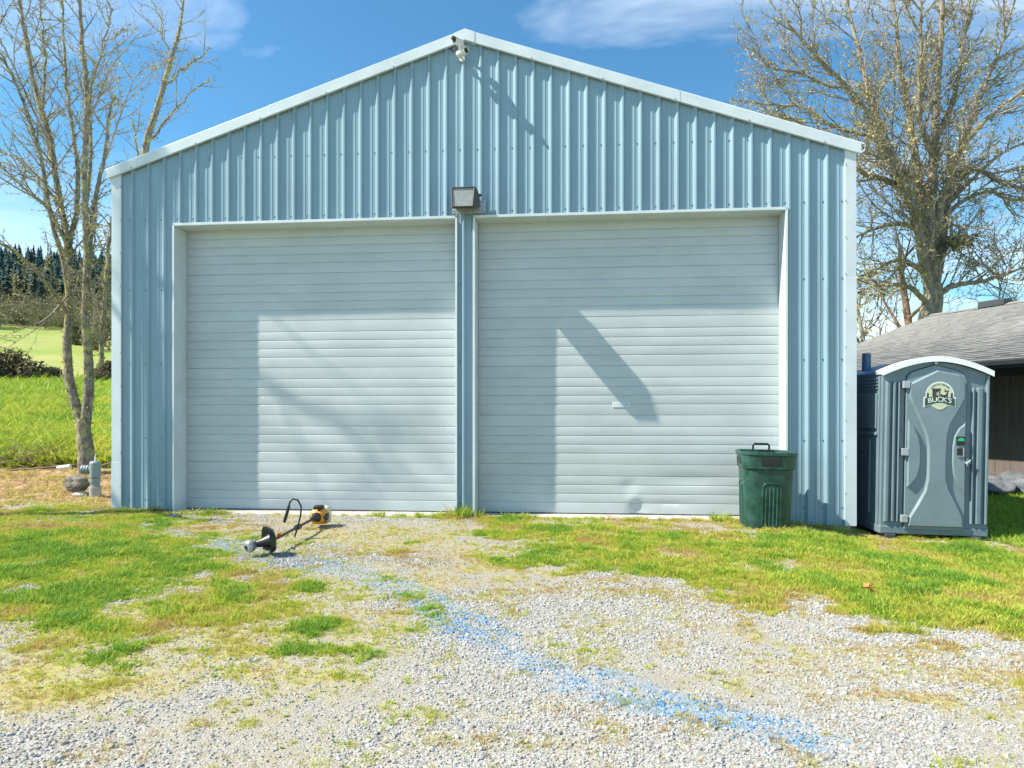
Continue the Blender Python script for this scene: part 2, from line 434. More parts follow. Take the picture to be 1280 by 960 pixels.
BLUE = [[(175,660),(260,676),(340,700),(430,722),(520,756),(600,792),(690,838),(790,876),(900,896),(1010,925)],
        [(560,785),(620,812),(700,850),(760,868)], [(756,836),(830,862),(900,888),(985,905)], [(180,656),(300,680),(420,708),(540,748),(640,790)]]
BW = [0.10, 0.055, 0.07, 0.06]
def seg_dist(X, Y, pts):
    d = np.full(X.shape, 1e9)
    for (a, b) in zip(pts[:-1], pts[1:]):
        ax, ay = G(*a); bx, by = G(*b); ux, uy = bx-ax, by-ay
        t = np.clip(((X-ax)*ux+(Y-ay)*uy)/(ux*ux+uy*uy), 0, 1)
        d = np.minimum(d, np.hypot(X-ax-t*ux, Y-ay-t*uy))
    return d
def cover(X, Y):
    """0..1 maps of turf, dry moss and straw, blue chalk, fine tan dust"""
    n1 = fbm(X*1.5, Y*1.5, 4); n2 = fbm(X*5.5+40, Y*5.5+9, 4); n3 = fbm(X*17+4, Y*17+90, 3)
    jx = X+0.9*(fbm(X*1.1+7, Y*1.1, 4)-0.5); jy = Y+0.9*(fbm(X*1.1+70, Y*1.1+30, 4)-0.5)
    g0 = blobs(jx, jy, GREEN); d0 = blobs(jx, jy, DRY)
    g = np.clip(g0*1.42+1.6*(n2-0.5)+0.9*(n1-0.5)+0.7*(n3-0.5)-0.42, 0, 1)
    d = np.clip(np.maximum(d0*1.35, g0*0.8)+1.4*(n2-0.5)+0.9*(n3-0.5)+0.0, 0, 1)
    off = (X < -9.5) | (X > 9)
    g = np.where(off, 0.9, g)
    bl = np.zeros_like(X)
    for p, w in zip(BLUE, BW):
        bl = np.maximum(bl, np.exp(-(seg_dist(jx*.35+X*.65, jy*.35+Y*.65, p)/w)**2))
    g = g*(1-0.75*np.clip(bl*1.3, 0, 1)*sstep(-0.9, -1.6, X)); bl = np.clip(bl*(0.62+1.9*(n2-0.44))+1.2*(n3-0.5)*bl, 0, 1)*(1-0.3*g)
    du = blobs(jx, jy, DUST)
    du = np.clip(du+0.75*(sstep(.46, .62, fbm(X*.8+31, Y*.8+77, 4)))+0.8*(n2-0.5)-0.15, 0, 1)
    return g, d, bl, du
def far_green(X, Y):
    """the lawn and field left of and behind the shed"""
    X = np.asarray(X); Y = np.asarray(Y)
    return sstep(12.0, 13.2, Y+0.5*(fbm(X*0.8, Y*0.8, 3)-0.5))

def axis(lo, a, b, hi, step, grow=1.13):
    c = list(np.arange(a, b+1e-6, step)); s = step; x = a; L = []
    while x > lo: s *= grow; x -= s; L.append(x)
    s = step; x = b; H = []
    while x < hi: s *= grow; x += s; H.append(x)
    return np.array(L[::-1]+c+H)
gx = axis(-500, -9, 9, 500, 0.06); gy = axis(-60, 1.6, 9.6, 900, 0.05)
GX, GY = np.meshgrid(gx, gy)
GZ = gz(GX, GY)
nx, ny = len(gx), len(gy)
ii = (np.arange(ny-1)[:, None]*nx+np.arange(nx-1)[None, :]).ravel()

def ground_material():
    m = bpy.data.materials.new('gravel_and_soil'); m.use_nodes = True
    nt = m.node_tree; b = nt.nodes['Principled BSDF']; L = nt.links.new
    b.inputs['Roughness'].default_value = 0.95; b.inputs['Specular IOR Level'].default_value = 0.2
    t = N(nt.nodes, 'ShaderNodeTexCoord')
    vo = N(nt.nodes, 'ShaderNodeTexVoronoi'); vo.inputs['Scale'].default_value = 120
    L(t.outputs['Object'], vo.inputs['Vector'])
    sp = N(nt.nodes, 'ShaderNodeSeparateColor'); L(vo.outputs['Color'], sp.inputs[0])
    r = N(nt.nodes, 'ShaderNodeValToRGB')
    for p, c in [(0.35, (0.27, 0.26, 0.24)), (0.7, (0.38, 0.37, 0.34))]:
        e = r.color_ramp.elements.new(p); e.color = (*c, 1)
    r.color_ramp.elements[0].color = (0.17, 0.165, 0.155, 1); r.color_ramp.elements[-1].color = (0.48, 0.47, 0.44, 1)
    L(sp.outputs[0], r.inputs[0])
    nz = N(nt.nodes, 'ShaderNodeTexNoise'); nz.inputs['Scale'].default_value = 2.2; nz.inputs['Detail'].default_value = 8; nz.inputs['Roughness'].default_value = 0.65
    L(t.outputs['Object'], nz.inputs[0])
    ds = N(nt.nodes, 'ShaderNodeValToRGB'); ds.color_ramp.elements[0].position = 0.42; ds.color_ramp.elements[1].position = 0.62
    L(nz.outputs['Fac'], ds.inputs[0])
    dm = N(nt.nodes, 'ShaderNodeMix', data_type='RGBA'); dm.inputs['B'].default_value = (0.30, 0.275, 0.22, 1)
    dmf = N(nt.nodes, 'ShaderNodeMath', operation='MULTIPLY'); dmf.inputs[1].default_value = 0.35
    dat = N(nt.nodes, 'ShaderNodeAttribute', attribute_name='cover_far'); dsp = N(nt.nodes, 'ShaderNodeSeparateColor'); L(dat.outputs['Color'], dsp.inputs[0])
    dmx = N(nt.nodes, 'ShaderNodeMath', operation='MAXIMUM'); L(dmf.outputs[0], dmx.inputs[0]); L(dsp.outputs[2], dmx.inputs[1])
    L(ds.outputs[0], dmf.inputs[0]); L(dmx.outputs[0], dm.inputs['Factor']); L(r.outputs[0], dm.inputs['A'])
    cov = N(nt.nodes, 'ShaderNodeAttribute', attribute_name='cover')
    cs = N(nt.nodes, 'ShaderNodeSeparateColor'); L(cov.outputs['Color'], cs.inputs[0])
    # dry moss and straw
    n3 = N(nt.nodes, 'ShaderNodeTexNoise'); n3.inputs['Scale'].default_value = 26; n3.inputs['Detail'].default_value = 6
    L(t.outputs['Object'], n3.inputs[0])
    dc = N(nt.nodes, 'ShaderNodeValToRGB')
    dc.color_ramp.elements[0].position = 0.35; dc.color_ramp.elements[0].color = (0.34, 0.24, 0.12, 1)
    dc.color_ramp.elements[1].position = 0.65; dc.color_ramp.elements[1].color = (0.36, 0.37, 0.08, 1)
    L(n3.outputs['Fac'], dc.inputs[0])
    m2 = N(nt.nodes, 'ShaderNodeMix', data_type='RGBA'); L(dm.outputs['Result'], m2.inputs['A']); L(dc.outputs[0], m2.inputs['B'])
    f2 = N(nt.nodes, 'ShaderNodeMath', operation='MULTIPLY'); f2.inputs[1].default_value = 0.85; L(cs.outputs[1], f2.inputs[0]); L(f2.outputs[0], m2.inputs['Factor'])
    # blue chalk
    m3 = N(nt.nodes, 'ShaderNodeMix', data_type='RGBA'); L(m2.outputs['Result'], m3.inputs['A']); m3.inputs['B'].default_value = (0.12, 0.28, 0.48, 1)
    f3 = N(nt.nodes, 'ShaderNodeMath', operation='MULTIPLY'); f3.inputs[1].default_value = 0.5; L(cs.outputs[2], f3.inputs[0]); L(f3.outputs[0], m3.inputs['Factor'])
    # turf
    gc = N(nt.nodes, 'ShaderNodeValToRGB')
    gc.color_ramp.elements[0].position = 0.3; gc.color_ramp.elements[0].color = (0.17, 0.20, 0.035, 1)
    gc.color_ramp.elements[1].position = 0.7; gc.color_ramp.elements[1].color = (0.33, 0.34, 0.07, 1)
    L(n3.outputs['Fac'], gc.inputs[0])
    m4 = N(nt.nodes, 'ShaderNodeMix', data_type='RGBA'); L(m3.outputs['Result'], m4.inputs['A']); L(gc.outputs[0], m4.inputs['B'])
    L(cs.outputs[0], m4.inputs['Factor'])
    # bare red brown soil under the tree, and the far meadow, through the alpha-free second map
    c2 = N(nt.nodes, 'ShaderNodeAttribute', attribute_name='cover_far')
    c2s = N(nt.nodes, 'ShaderNodeSeparateColor'); L(c2.outputs['Color'], c2s.inputs[0])
    n4 = N(nt.nodes, 'ShaderNodeTexNoise'); n4.inputs['Scale'].default_value = 9; n4.inputs['Detail'].default_value = 8; L(t.outputs['Object'], n4.inputs[0])
    sc_ = N(nt.nodes, 'ShaderNodeValToRGB')
    sc_.color_ramp.elements[0].position = 0.36; sc_.color_ramp.elements[0].color = (0.21, 0.115, 0.075, 1)
    sc_.color_ramp.elements[1].position = 0.64; sc_.color_ramp.elements[1].color = (0.44, 0.31, 0.17, 1)
    L(n4.outputs['Fac'], sc_.inputs[0])
    m5 = N(nt.nodes, 'ShaderNodeMix', data_type='RGBA'); L(m4.outputs['Result'], m5.inputs['A']); L(sc_.outputs[0], m5.inputs['B']); L(c2s.outputs[0], m5.inputs['Factor'])
    n5 = N(nt.nodes, 'ShaderNodeTexNoise'); n5.inputs['Scale'].default_value = 0.05; n5.inputs['Detail'].default_value = 8; L(t.outputs['Object'], n5.inputs[0])
    fc = N(nt.nodes, 'ShaderNodeValToRGB')
    fc.color_ramp.elements[0].position = 0.38; fc.color_ramp.elements[0].color = (0.19, 0.275, 0.045, 1)
    fc.color_ramp.elements[1].position = 0.64; fc.color_ramp.elements[1].color = (0.33, 0.325, 0.11, 1)
    L(n5.outputs['Fac'], fc.inputs[0])
    m6 = N(nt.nodes, 'ShaderNodeMix', data_type='RGBA'); L(m5.outputs['Result'], m6.inputs['A']); L(fc.outputs[0], m6.inputs['B']); L(c2s.outputs[1], m6.inputs['Factor'])
    L(m6.outputs['Result'], b.inputs['Base Color'])
    bp = N(nt.nodes, 'ShaderNodeBump'); bp.inputs['Strength'].default_value = 0.55; bp.inputs['Distance'].default_value = 0.007
    L(vo.outputs['Distance'], bp.inputs['Height']); bp.invert = True
    L(bp.outputs[0], b.inputs['Normal'])
    return m

ground = mesh_np('ground', np.stack([GX.ravel(), GY.ravel(), GZ.ravel()], 1), [np.stack([ii, ii+1, ii+nx+1, ii+nx], 1)], ground_material(), smooth=True)
tag(ground, 'grey gravel yard with turf edges running into green fields', 'ground', kind='structure')
g_, d_, b_, u_ = cover(GX.ravel(), GY.ravel())
fx, fy = GX.ravel(), GY.ravel()
soil = sstep(9.3, 10.0, fy)*(1-far_green(fx, fy))*(1-sstep(-5.5, -5.0, fx))
fg = np.where(fy > 9.6, far_green(fx, fy), 0.0)
fg = np.maximum(fg, sstep(7, 9, fx)*sstep(6, 8, fy)*0.0)
att = ground.data.color_attributes.new('cover', 'FLOAT_COLOR', 'POINT')
att.data.foreach_set('color', np.stack([np.where(fy > 9.6, 0.8, g_*0.9), np.where(fy > 9.6, 0.0, d_), b_*(fy < 9), np.ones_like(g_)], 1).astype(np.float32).ravel())
att = ground.data.color_attributes.new('cover_far', 'FLOAT_COLOR', 'POINT')
att.data.foreach_set('color', np.stack([soil, fg, np.where(fy > 9.6, 0.0, u_), np.ones_like(fg)], 1).astype(np.float32).ravel())

# ------------------------------------------------------------------ scatter through geometry nodes
def proto(name, V, Fc, m):
    me = bpy.data.meshes.new(name)
    me.from_pydata([tuple(map(float, p)) for p in V], [], [tuple(int(i) for i in f) for f in Fc]); me.update()
    me.materials.append(m)
    return bpy.data.objects.new(name, me)

def scatter(name, P, scl, rot, tint, idx, protos, label, cat):
    me = bpy.data.meshes.new(name)
    n = len(P)
    me.vertices.add(n); me.vertices.foreach_set('co', np.asarray(P, np.float32).ravel())
    def fa(nm, ty, data, key):
        a = me.attributes.new(nm, ty, 'POINT'); a.data.foreach_set(key, data.ravel())
    fa('scl', 'FLOAT_VECTOR', np.asarray(scl, np.float32), 'vector')
    fa('rot', 'FLOAT_VECTOR', np.asarray(rot, np.float32), 'vector')
    fa('tint', 'FLOAT', np.asarray(tint, np.float32), 'value')
    fa('pick', 'INT', np.asarray(idx, np.int32), 'value')
    me.update()
    o = link(bpy.data.objects.new(name, me))
    ng = bpy.data.node_groups.new(name+'_nodes', 'GeometryNodeTree')
    ng.interface.new_socket('Geometry', in_out='INPUT', socket_type='NodeSocketGeometry')
    ng.interface.new_socket('Geometry', in_out='OUTPUT', socket_type='NodeSocketGeometry')
    nd = ng.nodes; gi = nd.new('NodeGroupInput'); go = nd.new('NodeGroupOutput')
    iop = nd.new('GeometryNodeInstanceOnPoints'); m2p = nd.new('GeometryNodeMeshToPoints')
    ng.links.new(gi.outputs[0], m2p.inputs[0]); ng.links.new(m2p.outputs[0], iop.inputs['Points'])
    jn = nd.new('GeometryNodeJoinGeometry')
    for p in reversed(protos):
        oi = nd.new('GeometryNodeObjectInfo'); oi.inputs['Object'].default_value = p; oi.inputs['As Instance'].default_value = True
        ng.links.new(oi.outputs['Geometry'], jn.inputs[0])
    ng.links.new(jn.outputs[0], iop.inputs['Instance'])
    iop.inputs['Pick Instance'].default_value = True
    def na(nm, ty):
        x = nd.new('GeometryNodeInputNamedAttribute'); x.data_type = ty; x.inputs['Name'].default_value = nm
        return x.outputs['Attribute']
    ng.links.new(na('pick', 'INT'), iop.inputs['Instance Index'])
    ng.links.new(na('rot', 'FLOAT_VECTOR'), iop.inputs['Rotation'])
    ng.links.new(na('scl', 'FLOAT_VECTOR'), iop.inputs['Scale'])
    ng.links.new(iop.outputs[0], go.inputs[0])
    md = o.modifiers.new('scatter', 'NODES'); md.node_group = ng
    return tag(o, label, cat, kind='stuff')

# gravel stones -----------------------------------------------------------
def stone_proto(i):
    r = np.random.default_rng(100+i); t = (1+5**.5)/2
    V = np.array([(-1,t,0),(1,t,0),(-1,-t,0),(1,-t,0),(0,-1,t),(0,1,t),(0,-1,-t),(0,1,-t),(t,0,-1),(t,0,1),(-t,0,-1),(-t,0,1)], float)
    V /= np.linalg.norm(V[0]); V *= (0.7+0.6*r.random((12, 1))); V *= np.array([1, 0.75+0.2*r.random(), 0.55+0.25*r.random()])*0.5
    Fc = [(0,11,5),(0,5,1),(0,1,7),(0,7,10),(0,10,11),(1,5,9),(5,11,4),(11,10,2),(10,7,6),(7,1,8),(3,9,4),(3,4,2),(3,2,6),(3,6,8),(3,8,9),(4,9,5),(2,4,11),(6,2,10),(8,6,7),(9,8,1)]
    return proto('stone', V, Fc, M['stone'])
stones = [stone_proto(i) for i in range(6)]
def visible_xy(n, y0, y1, side=2.0):
    """even points on the yard, out to a couple of metres beyond both sides of the view"""
    m = int(n*2.2); Y = y0+(y1-y0)*rng.random(m); w = 0.753*Y+side
    Y = Y[rng.random(m) < w/(0.753*y1+side)][:n]
    X = (rng.random(len(Y))*2-1)*(0.753*Y+side)
    return X, Y
X, Y = visible_xy(470000, 1.9, 9.0)
g, d, bl, du = cover(X, Y)
dens = 1.0*np.clip(1-1.3*g-0.55*d, 0.03, 1)*(1-0.75*du)
dens = np.where(bl > 0.2, np.maximum(dens, 0.4*(1-g)), dens)
lim = 8.62-0.0912*X
near_wall = (Y > lim-0.05)
keep = (rng.random(len(X)) < dens) & ~near_wall & (rng.random(len(X)) < np.clip(7.5/Y, 0.35, 1))
X, Y, bl, d, du = X[keep], Y[keep], bl[keep], d[keep], du[keep]
n = len(X)
size = (0.0055+0.0135*rng.random(n)**2.6+0.012*(rng.random(n) < .02))*(1-.3*du)
size *= 0.9+0.05*Y
Z = gz(X, Y)+size*0.10
tint = np.clip(rng.normal(0.40, 0.17, n), 0.02, 0.68)
tint = np.where(rng.random(n) < 0.10+.25*du, 0.73, tint)
isb = rng.random(n) < bl*0.85
tint = np.where(isb, 0.80+0.2*rng.random(n)**0.9, tint)
scl = size[:, None]*(0.75+0.5*rng.random((n, 3)))
rot = np.stack([rng.normal(0, .5, n), rng.normal(0, .5, n), rng.random(n)*6.28], 1)
scatter('gravel', np.stack([X, Y, Z], 1), scl, rot, tint, rng.integers(0, 6, n), stones, 'loose crushed grey gravel across the yard, part of it blue with chalk', 'gravel')
print('stones', n)

# grass -------------------------------------------------------------------
def clump_proto(i, nb, spread, wid, bend):
    r = np.random.default_rng(200+i); V = []; Fc = []
    for k in range(nb):
        a = r.random()*6.28; rad = spread*math.sqrt(r.random()); x, y = rad*math.cos(a), rad*math.sin(a)
        h = 0.55+0.5*r.random(); la = a+r.normal(0, 0.8); bd = bend*(0.3+r.random())
        dx_, dy_ = math.cos(la), math.sin(la); wa = r.random()*3.14; wx, wy = wid*math.cos(wa), wid*math.sin(wa)
        o = len(V)
        V += [(x-wx, y-wy, -0.05), (x+wx, y+wy, -0.05), (x+dx_*bd*.35+wx*.8, y+dy_*bd*.35+wy*.8, h*.6), (x+dx_*bd*.35-wx*.8, y+dy_*bd*.35-wy*.8, h*.6), (x+dx_*bd, y+dy_*bd, h)]
        Fc += [(o, o+1, o+2, o+3), (o+3, o+2, o+4)]
    return proto('grass_clump', V, Fc, M['grass'])
def rosette_proto(i):
    r = np.random.default_rng(300+i); V = []; Fc = []
    for k in range(11):
        a = r.random()*6.28; L = 0.5+0.5*r.random(); w = 0.16+0.08*r.random(); el = 0.25+0.5*r.random()
        c, s = math.cos(a), math.sin(a); o = len(V)
        V += [(0, 0, 0), (c*L*.5-s*w, s*L*.5+c*w, el*.45), (c*L, s*L, el*.55), (c*L*.5+s*w, s*L*.5-c*w, el*.45)]
        Fc += [(o, o+3, o+2, o+1)]
    return proto('rosette', V, Fc, M['grass'])
clumps = [clump_proto(0, 12, .6, .06, .6), clump_proto(1, 13, .8, .05, .8), clump_proto(2, 10, .6, .07, .5), clump_proto(3, 14, 1.0, .05, 1.0), rosette_proto(0), rosette_proto(1)]
X, Y = visible_xy(250000, 1.9, 10.4)
g, d, bl, du = cover(X, Y)
lim = 8.76-0.0912*X
inshed = (Y > lim-0.02) & (X > -5.46) & (X < 4.28)
canx, cany = 2.98, 8.04
blocked = (np.hypot(X-canx, Y-cany) < 0.24) | ((X > 4.4) & (X < 5.7) & (Y > 8.3) & (Y < 9.6))
soilm = sstep(9.0, 9.7, Y)*(X < -5)
p = np.clip(1.2*g, 0, 1)*0.95+d*0.72*(1-.35*du)+0.015
p = p*(1-0.75*soilm)
keep = (rng.random(len(X)) < p) & ~inshed & ~blocked
X, Y, g, d, bl = X[keep], Y[keep], g[keep], d[keep], bl[keep]; n = len(X)
hn_ = fbm(X*4+9, Y*4+50, 3); hh = (0.015+0.018*g+0.026*rng.random(n)**2*(0.3+g))*(0.45+1.1*hn_)
nw = (np.abs(Y-(8.76-0.0912*X)) < 0.25) & (X > -5.6) & (X < 4.4)
hh = np.where(nw, hh*1.5, hh)
tn = fbm(X*1.4+21, Y*1.4+2, 4)
fresh = np.clip(0.42+0.28*g+1.6*(tn-0.5)+1.2*(hn_-.5)+rng.normal(0, .15, n), 0.02, 1)
fresh = np.where(g < 0.15, np.clip(fresh-0.1, 0.0, 0.62), fresh)
idx = rng.integers(0, 4, n); ros = rng.random(n) < (0.05+0.14*(tn > 0.55)); idx = np.where(ros, 4+(rng.random(n) < .5), idx)
hh = np.where(ros, hh*0.75, hh); fresh = np.where(ros, np.clip(fresh+0.3, 0, 1), fresh)
wx, wh = [], []
for (u0_, u1_, v_, k_, h_) in ((-.80, -.40, -.05, 26, .15), (-4.95, -4.55, -.06, 10, .10), (-5.4, -4.6, -.07, 26, .08), (-4.45, -4.3, -.12, 7, .08), (-4.05, -3.9, -.13, 9, .11), (-1.85, -1.65, -.14, 9, .09), (2.45, 2.75, -.10, 16, .12), (3.45, 4.2, -.08, 30, .09), (-.3, 2.4, -.09, 60, .06), (-1.2, -.8, -.1, 14, .08)):
    for k in range(k_):
        uu_ = rng.uniform(u0_, u1_); vv_ = v_-abs(rng.normal(0, .04)); wx.append((uu_*UX+vv_*VX, 8.76+uu_*UY+vv_*VY)); wh.append(h_*rng.uniform(.5, 1.2))
wx = np.array(wx); k = len(wx)
X = np.concatenate([X, wx[:, 0]]); Y = np.concatenate([Y, wx[:, 1]]); hh = np.concatenate([hh, wh]); fresh = np.concatenate([fresh, np.clip(rng.normal(.75, .15, k), 0, 1)]); idx = np.concatenate([idx, rng.integers(0, 4, k)]); n = len(X)
scl = np.stack([hh*(0.9+.4*rng.random(n)), hh*(0.9+.4*rng.random(n)), hh*(0.8+.5*rng.random(n))], 1)
scl[-k:, :2] *= .55
rot = np.stack([rng.normal(0, .12, n), rng.normal(0, .12, n), rng.random(n)*6.28], 1)
scatter('lawn_grass', np.stack([X, Y, gz(X, Y)], 1), scl, rot, fresh, idx, clumps, 'short patchy yellow green grass and weeds in the yard', 'grass')
print('yard grass', n)
# meadow left behind the shed
nf = 70000
u = rng.random(nf); Y = 12.2*(62/12.2)**u; X = -(0.60+0.30*rng.random(nf))*Y
fgk = rng.random(nf) < far_green(X, Y); X, Y = X[fgk], Y[fgk]
ns = 1100; Ys = 9.3+3.6*rng.random(ns); Xs = -5.5-4.6*rng.random(ns)
X = np.concatenate([X, Xs]); Y = np.concatenate([Y, Ys]); n = len(X)
hh = np.where(Y < 12.4, 0.03+0.05*rng.random(n), (0.07+0.010*Y)*(0.7+.6*rng.random(n)))
tn = fbm(X*0.5, Y*0.5, 3)
tint = np.clip(np.where(Y < 12.4, 0.05+.4*rng.random(n), 0.80+1.0*(tn-.5)+rng.normal(0, .10, n)), 0, 1)
scatter('meadow_grass', np.stack([X, Y, gz(X, Y)], 1), np.stack([hh*1.6, hh*1.6, hh], 1), np.stack([rng.normal(0, .15, n), rng.normal(0, .15, n), rng.random(n)*6.28], 1), tint, rng.integers(0, 4, n), clumps[:4], 'tall bright green grass of the field left of the shed', 'grass')

# ------------------------------------------------------------------ the shed
O = Vector((0, 8.76, 0))
shed = empty('metal_shed', O, (0, 0, -A))
tag(shed, 'blue ribbed metal shed with two large pale overhead doors', 'shed')
UL, UR = -5.44, 4.234
UC = (UL+UR)/2
EZ, RZ_ = 4.56, 6.17           # eave and ridge of the wall sheet
SLOPE = (RZ_-EZ)/((UR-UL)/2)
DEPTH = 12.0
def roofz(u): return RZ_-abs(u-UC)*SLOPE
DL = (-4.555, -0.735)          # openings, front edges
DR = (-0.475, 3.405)
HZ = 3.81
PITCH = 0.2268; RIBU = -0.625
def profile(u0, u1, extra=()):
    pts = []
    k0 = int(math.floor((u0-RIBU)/PITCH))-1; k1 = int(math.ceil((u1-RIBU)/PITCH))+1
    for k in range(k0, k1):
        c = RIBU+k*PITCH
        pts += [(c-.044, 0), (c-.010, -.029), (c+.008, -.029), (c+.026, 0),
                (c+.082, 0), (c+.088, -.0035), (c+.096, -.0035), (c+.102, 0),
                (c+.128, 0), (c+.134, -.0035), (c+.142, -.0035), (c+.148, 0)]
    pts = sorted(p for p in pts)
    us = np.array([p[0] for p in pts]); vs = np.array([p[1] for p in pts])
    keep = [(u, v) for u, v in pts if u0 < u < u1]
    for e in (u0, u1)+tuple(x for x in extra if u0 < x < u1):
        keep.append((e, float(np.interp(e, us, vs))))
    return sorted(set(keep))
def sheets(name, P, zb, zt, tf, parent, m, per=PITCH*4):
    groups = {}
    for (a, b) in zip(P[:-1], P[1:]):
        if b[0]-a[0] < 1e-6: continue
        mid = (a[0]+b[0])/2
        k = int(math.floor((mid-RIBU-PITCH*.31)/per))
        groups.setdefault(k, []).append((a, b, zb(mid)))
    for k in sorted(groups):
        mb = MB(); 
        for a, b, z0 in groups[k]:
            mb.add([tf(a[0], a[1], z0), tf(b[0], b[1], z0), tf(b[0], b[1], zt(b[0])), tf(a[0], a[1], zt(a[0]))], [(0, 1, 2, 3)])
        mb.build(name, m, parent)
def zb_front(u):
    return HZ if (DL[0] < u < DL[1] or DR[0] < u < DR[1]) else -0.10
P = profile(UL+.02, UR-.02, (DL[0], DL[1], DR[0], DR[1], UC))
sheets('siding_sheet', P, zb_front, roofz, lambda u, v, z: (u, v, z), shed, M['siding'])
# side and back walls
for side, uu in ((-1, UL), (1, UR)):
    P = profile(0.02, DEPTH)
    sheets('siding_sheet', P, lambda u: -0.10, lambda u: EZ, (lambda uu, side: (lambda u, v, z: (uu - side*v*-1.0 if False else uu + side*(-v), u, z)))(uu, side), shed, M['siding'], per=PITCH*16)
mb = MB(); mb.add([(UL, DEPTH, -.1), (UR, DEPTH, -.1), (UR, DEPTH, EZ), (UC, DEPTH, RZ_), (UL, DEPTH, EZ)], [(4, 3, 2, 1, 0)])
mb.build('back_wall', M['siding'], shed)
# roof slopes with standing ribs
for s in (-1, 1):
    mb = MB(); ue = UC+s*(UR-UC+.10); ze = roofz(ue)
    prof = []
    y = -0.06
    while y < DEPTH:
        prof += [(y, 0), (y+.03, .03), (y+.05, .03), (y+.08, 0)]; y += .30
    vs = []; fs = []
    for (y, h) in prof:
        vs += [(UC, y, RZ_+.045+h), (ue, y, ze+.045+h)]
    for i in range(len(prof)-1):
        fs.append((2*i, 2*i+1, 2*i+3, 2*i+2))
    mb.add(vs, fs); mb.build('roof_slope', M['roofmetal'], shed)
# rake trim: two lengths on each side, lapped
def rake(u0, u1, lift):
    mb = MB(); a = -0.068-lift; d0 = 0.085; d1 = 0.052
    z0, z1 = roofz(u0), roofz(u1)
    vs = []
    for u, z in ((u0, z0), (u1, z1)):
        vs += [(u, a, z-d0), (u, a, z+d1+lift), (u, .12, z+d1+lift), (u, .12, z+d1-.01), (u, a+.02, z+d1-.01), (u, a+.02, z-d0+.012), (u, -.03, z-d0+.012), (u, -.03, z-d0)]
    n = 8
    fs = [(k, (k+1) % n, n+(k+1) % n, n+k) for k in range(n)]+[tuple(range(n-1, -1, -1)), tuple(range(n, 2*n))]
    mb.add(vs, fs); mb.build('rake_trim', M['trim'], shed, bevel=.004)
rake(UL-.06, -3.2, 0); rake(-3.23, UC, .003); rake(UC, 2.12, .003); rake(2.09, UR+.06, 0)
mb = MB(); mb.prism_xz([(UC-.13, roofz(UC-.13)+.058), (UC, RZ_+.062), (UC+.13, roofz(UC+.13)+.058), (UC+.13, roofz(UC+.13)-.083), (UC, RZ_-.083), (UC-.13, roofz(UC-.13)-.083)], .1, -.076)
mb.build('ridge_cap', M['trim'], shed, bevel=.004)
# corner trim with a lap joint
for s, uu in ((1, UL), (-1, UR)):
    a, b = sorted((uu-s*.012, uu+s*.122))
    for z0, z1, l in ((-0.10, 0.62 if s > 0 else 2.95, .003), ((0.60 if s > 0 else 2.93), EZ-.005 if s > 0 else EZ-.005, 0)):
        mb = MB(); mb.box(a-l, b+l, -.032-l, -.026, z0, z1)
        if s > 0: mb.box(uu-.014-l, uu-.008, -.026, .13, z0, z1)
        else: mb.box(uu+.008, uu+.014+l, -.026, .13, z0, z1)
        e = b if s > 0 else a
        mb.box(e-.004 if s > 0 else e, e if s > 0 else e+.004, -.028, 0, z0, z1-.001)
        mb.build('corner_trim', M['trim'], shed, bevel=.002)
# gutters with open round ends
for s, uu in ((-1, UL), (1, UR)):
    prof = []
    for k in range(9):
        a = math.pi+math.pi*k/8
        prof.append((uu+s*.075+.065*math.cos(a), EZ-.01+.085*math.sin(a)))
    mb = MB(); vs = []; inn = [(uu+s*.075+(p[0]-uu-s*.075)*.93, EZ-.01+(p[1]-EZ+.01)*.95) for p in prof]
    loop = prof+inn[::-1]
    rings = [[(p[0], y, p[1]) for p in loop] for y in (.02, DEPTH)]
    mb.loft(rings); mb.build('gutter', M['trim'], shed, smooth=True)
# door surrounds
DV = 0.260                      # door plane behind the wall
def surround(d0, d1):
    w = .028
    mb = MB()      # header
    mb.box(d0-w, d1+w, -.038, -.030, HZ-.004, HZ+.030); mb.box(d0, d1, -.036, DV+.05, HZ-.006, HZ)
    mb.build('header_trim', M['trim'], shed, bevel=.002)
    for s, e in ((-1, d0), (1, d1)):
        mb = MB(); a, b = sorted((e, e+s*w)); mb.box(a, b, -.038, -.031, -.06, HZ+.026)
        a, b = sorted((e, e+s*.006)); mb.box(a, b, -.0375, DV+.05, -.06, HZ-.007)
        mb.build('jamb_trim', M['trim'], shed, bevel=.002)
surround(*DL); surround(*DR)
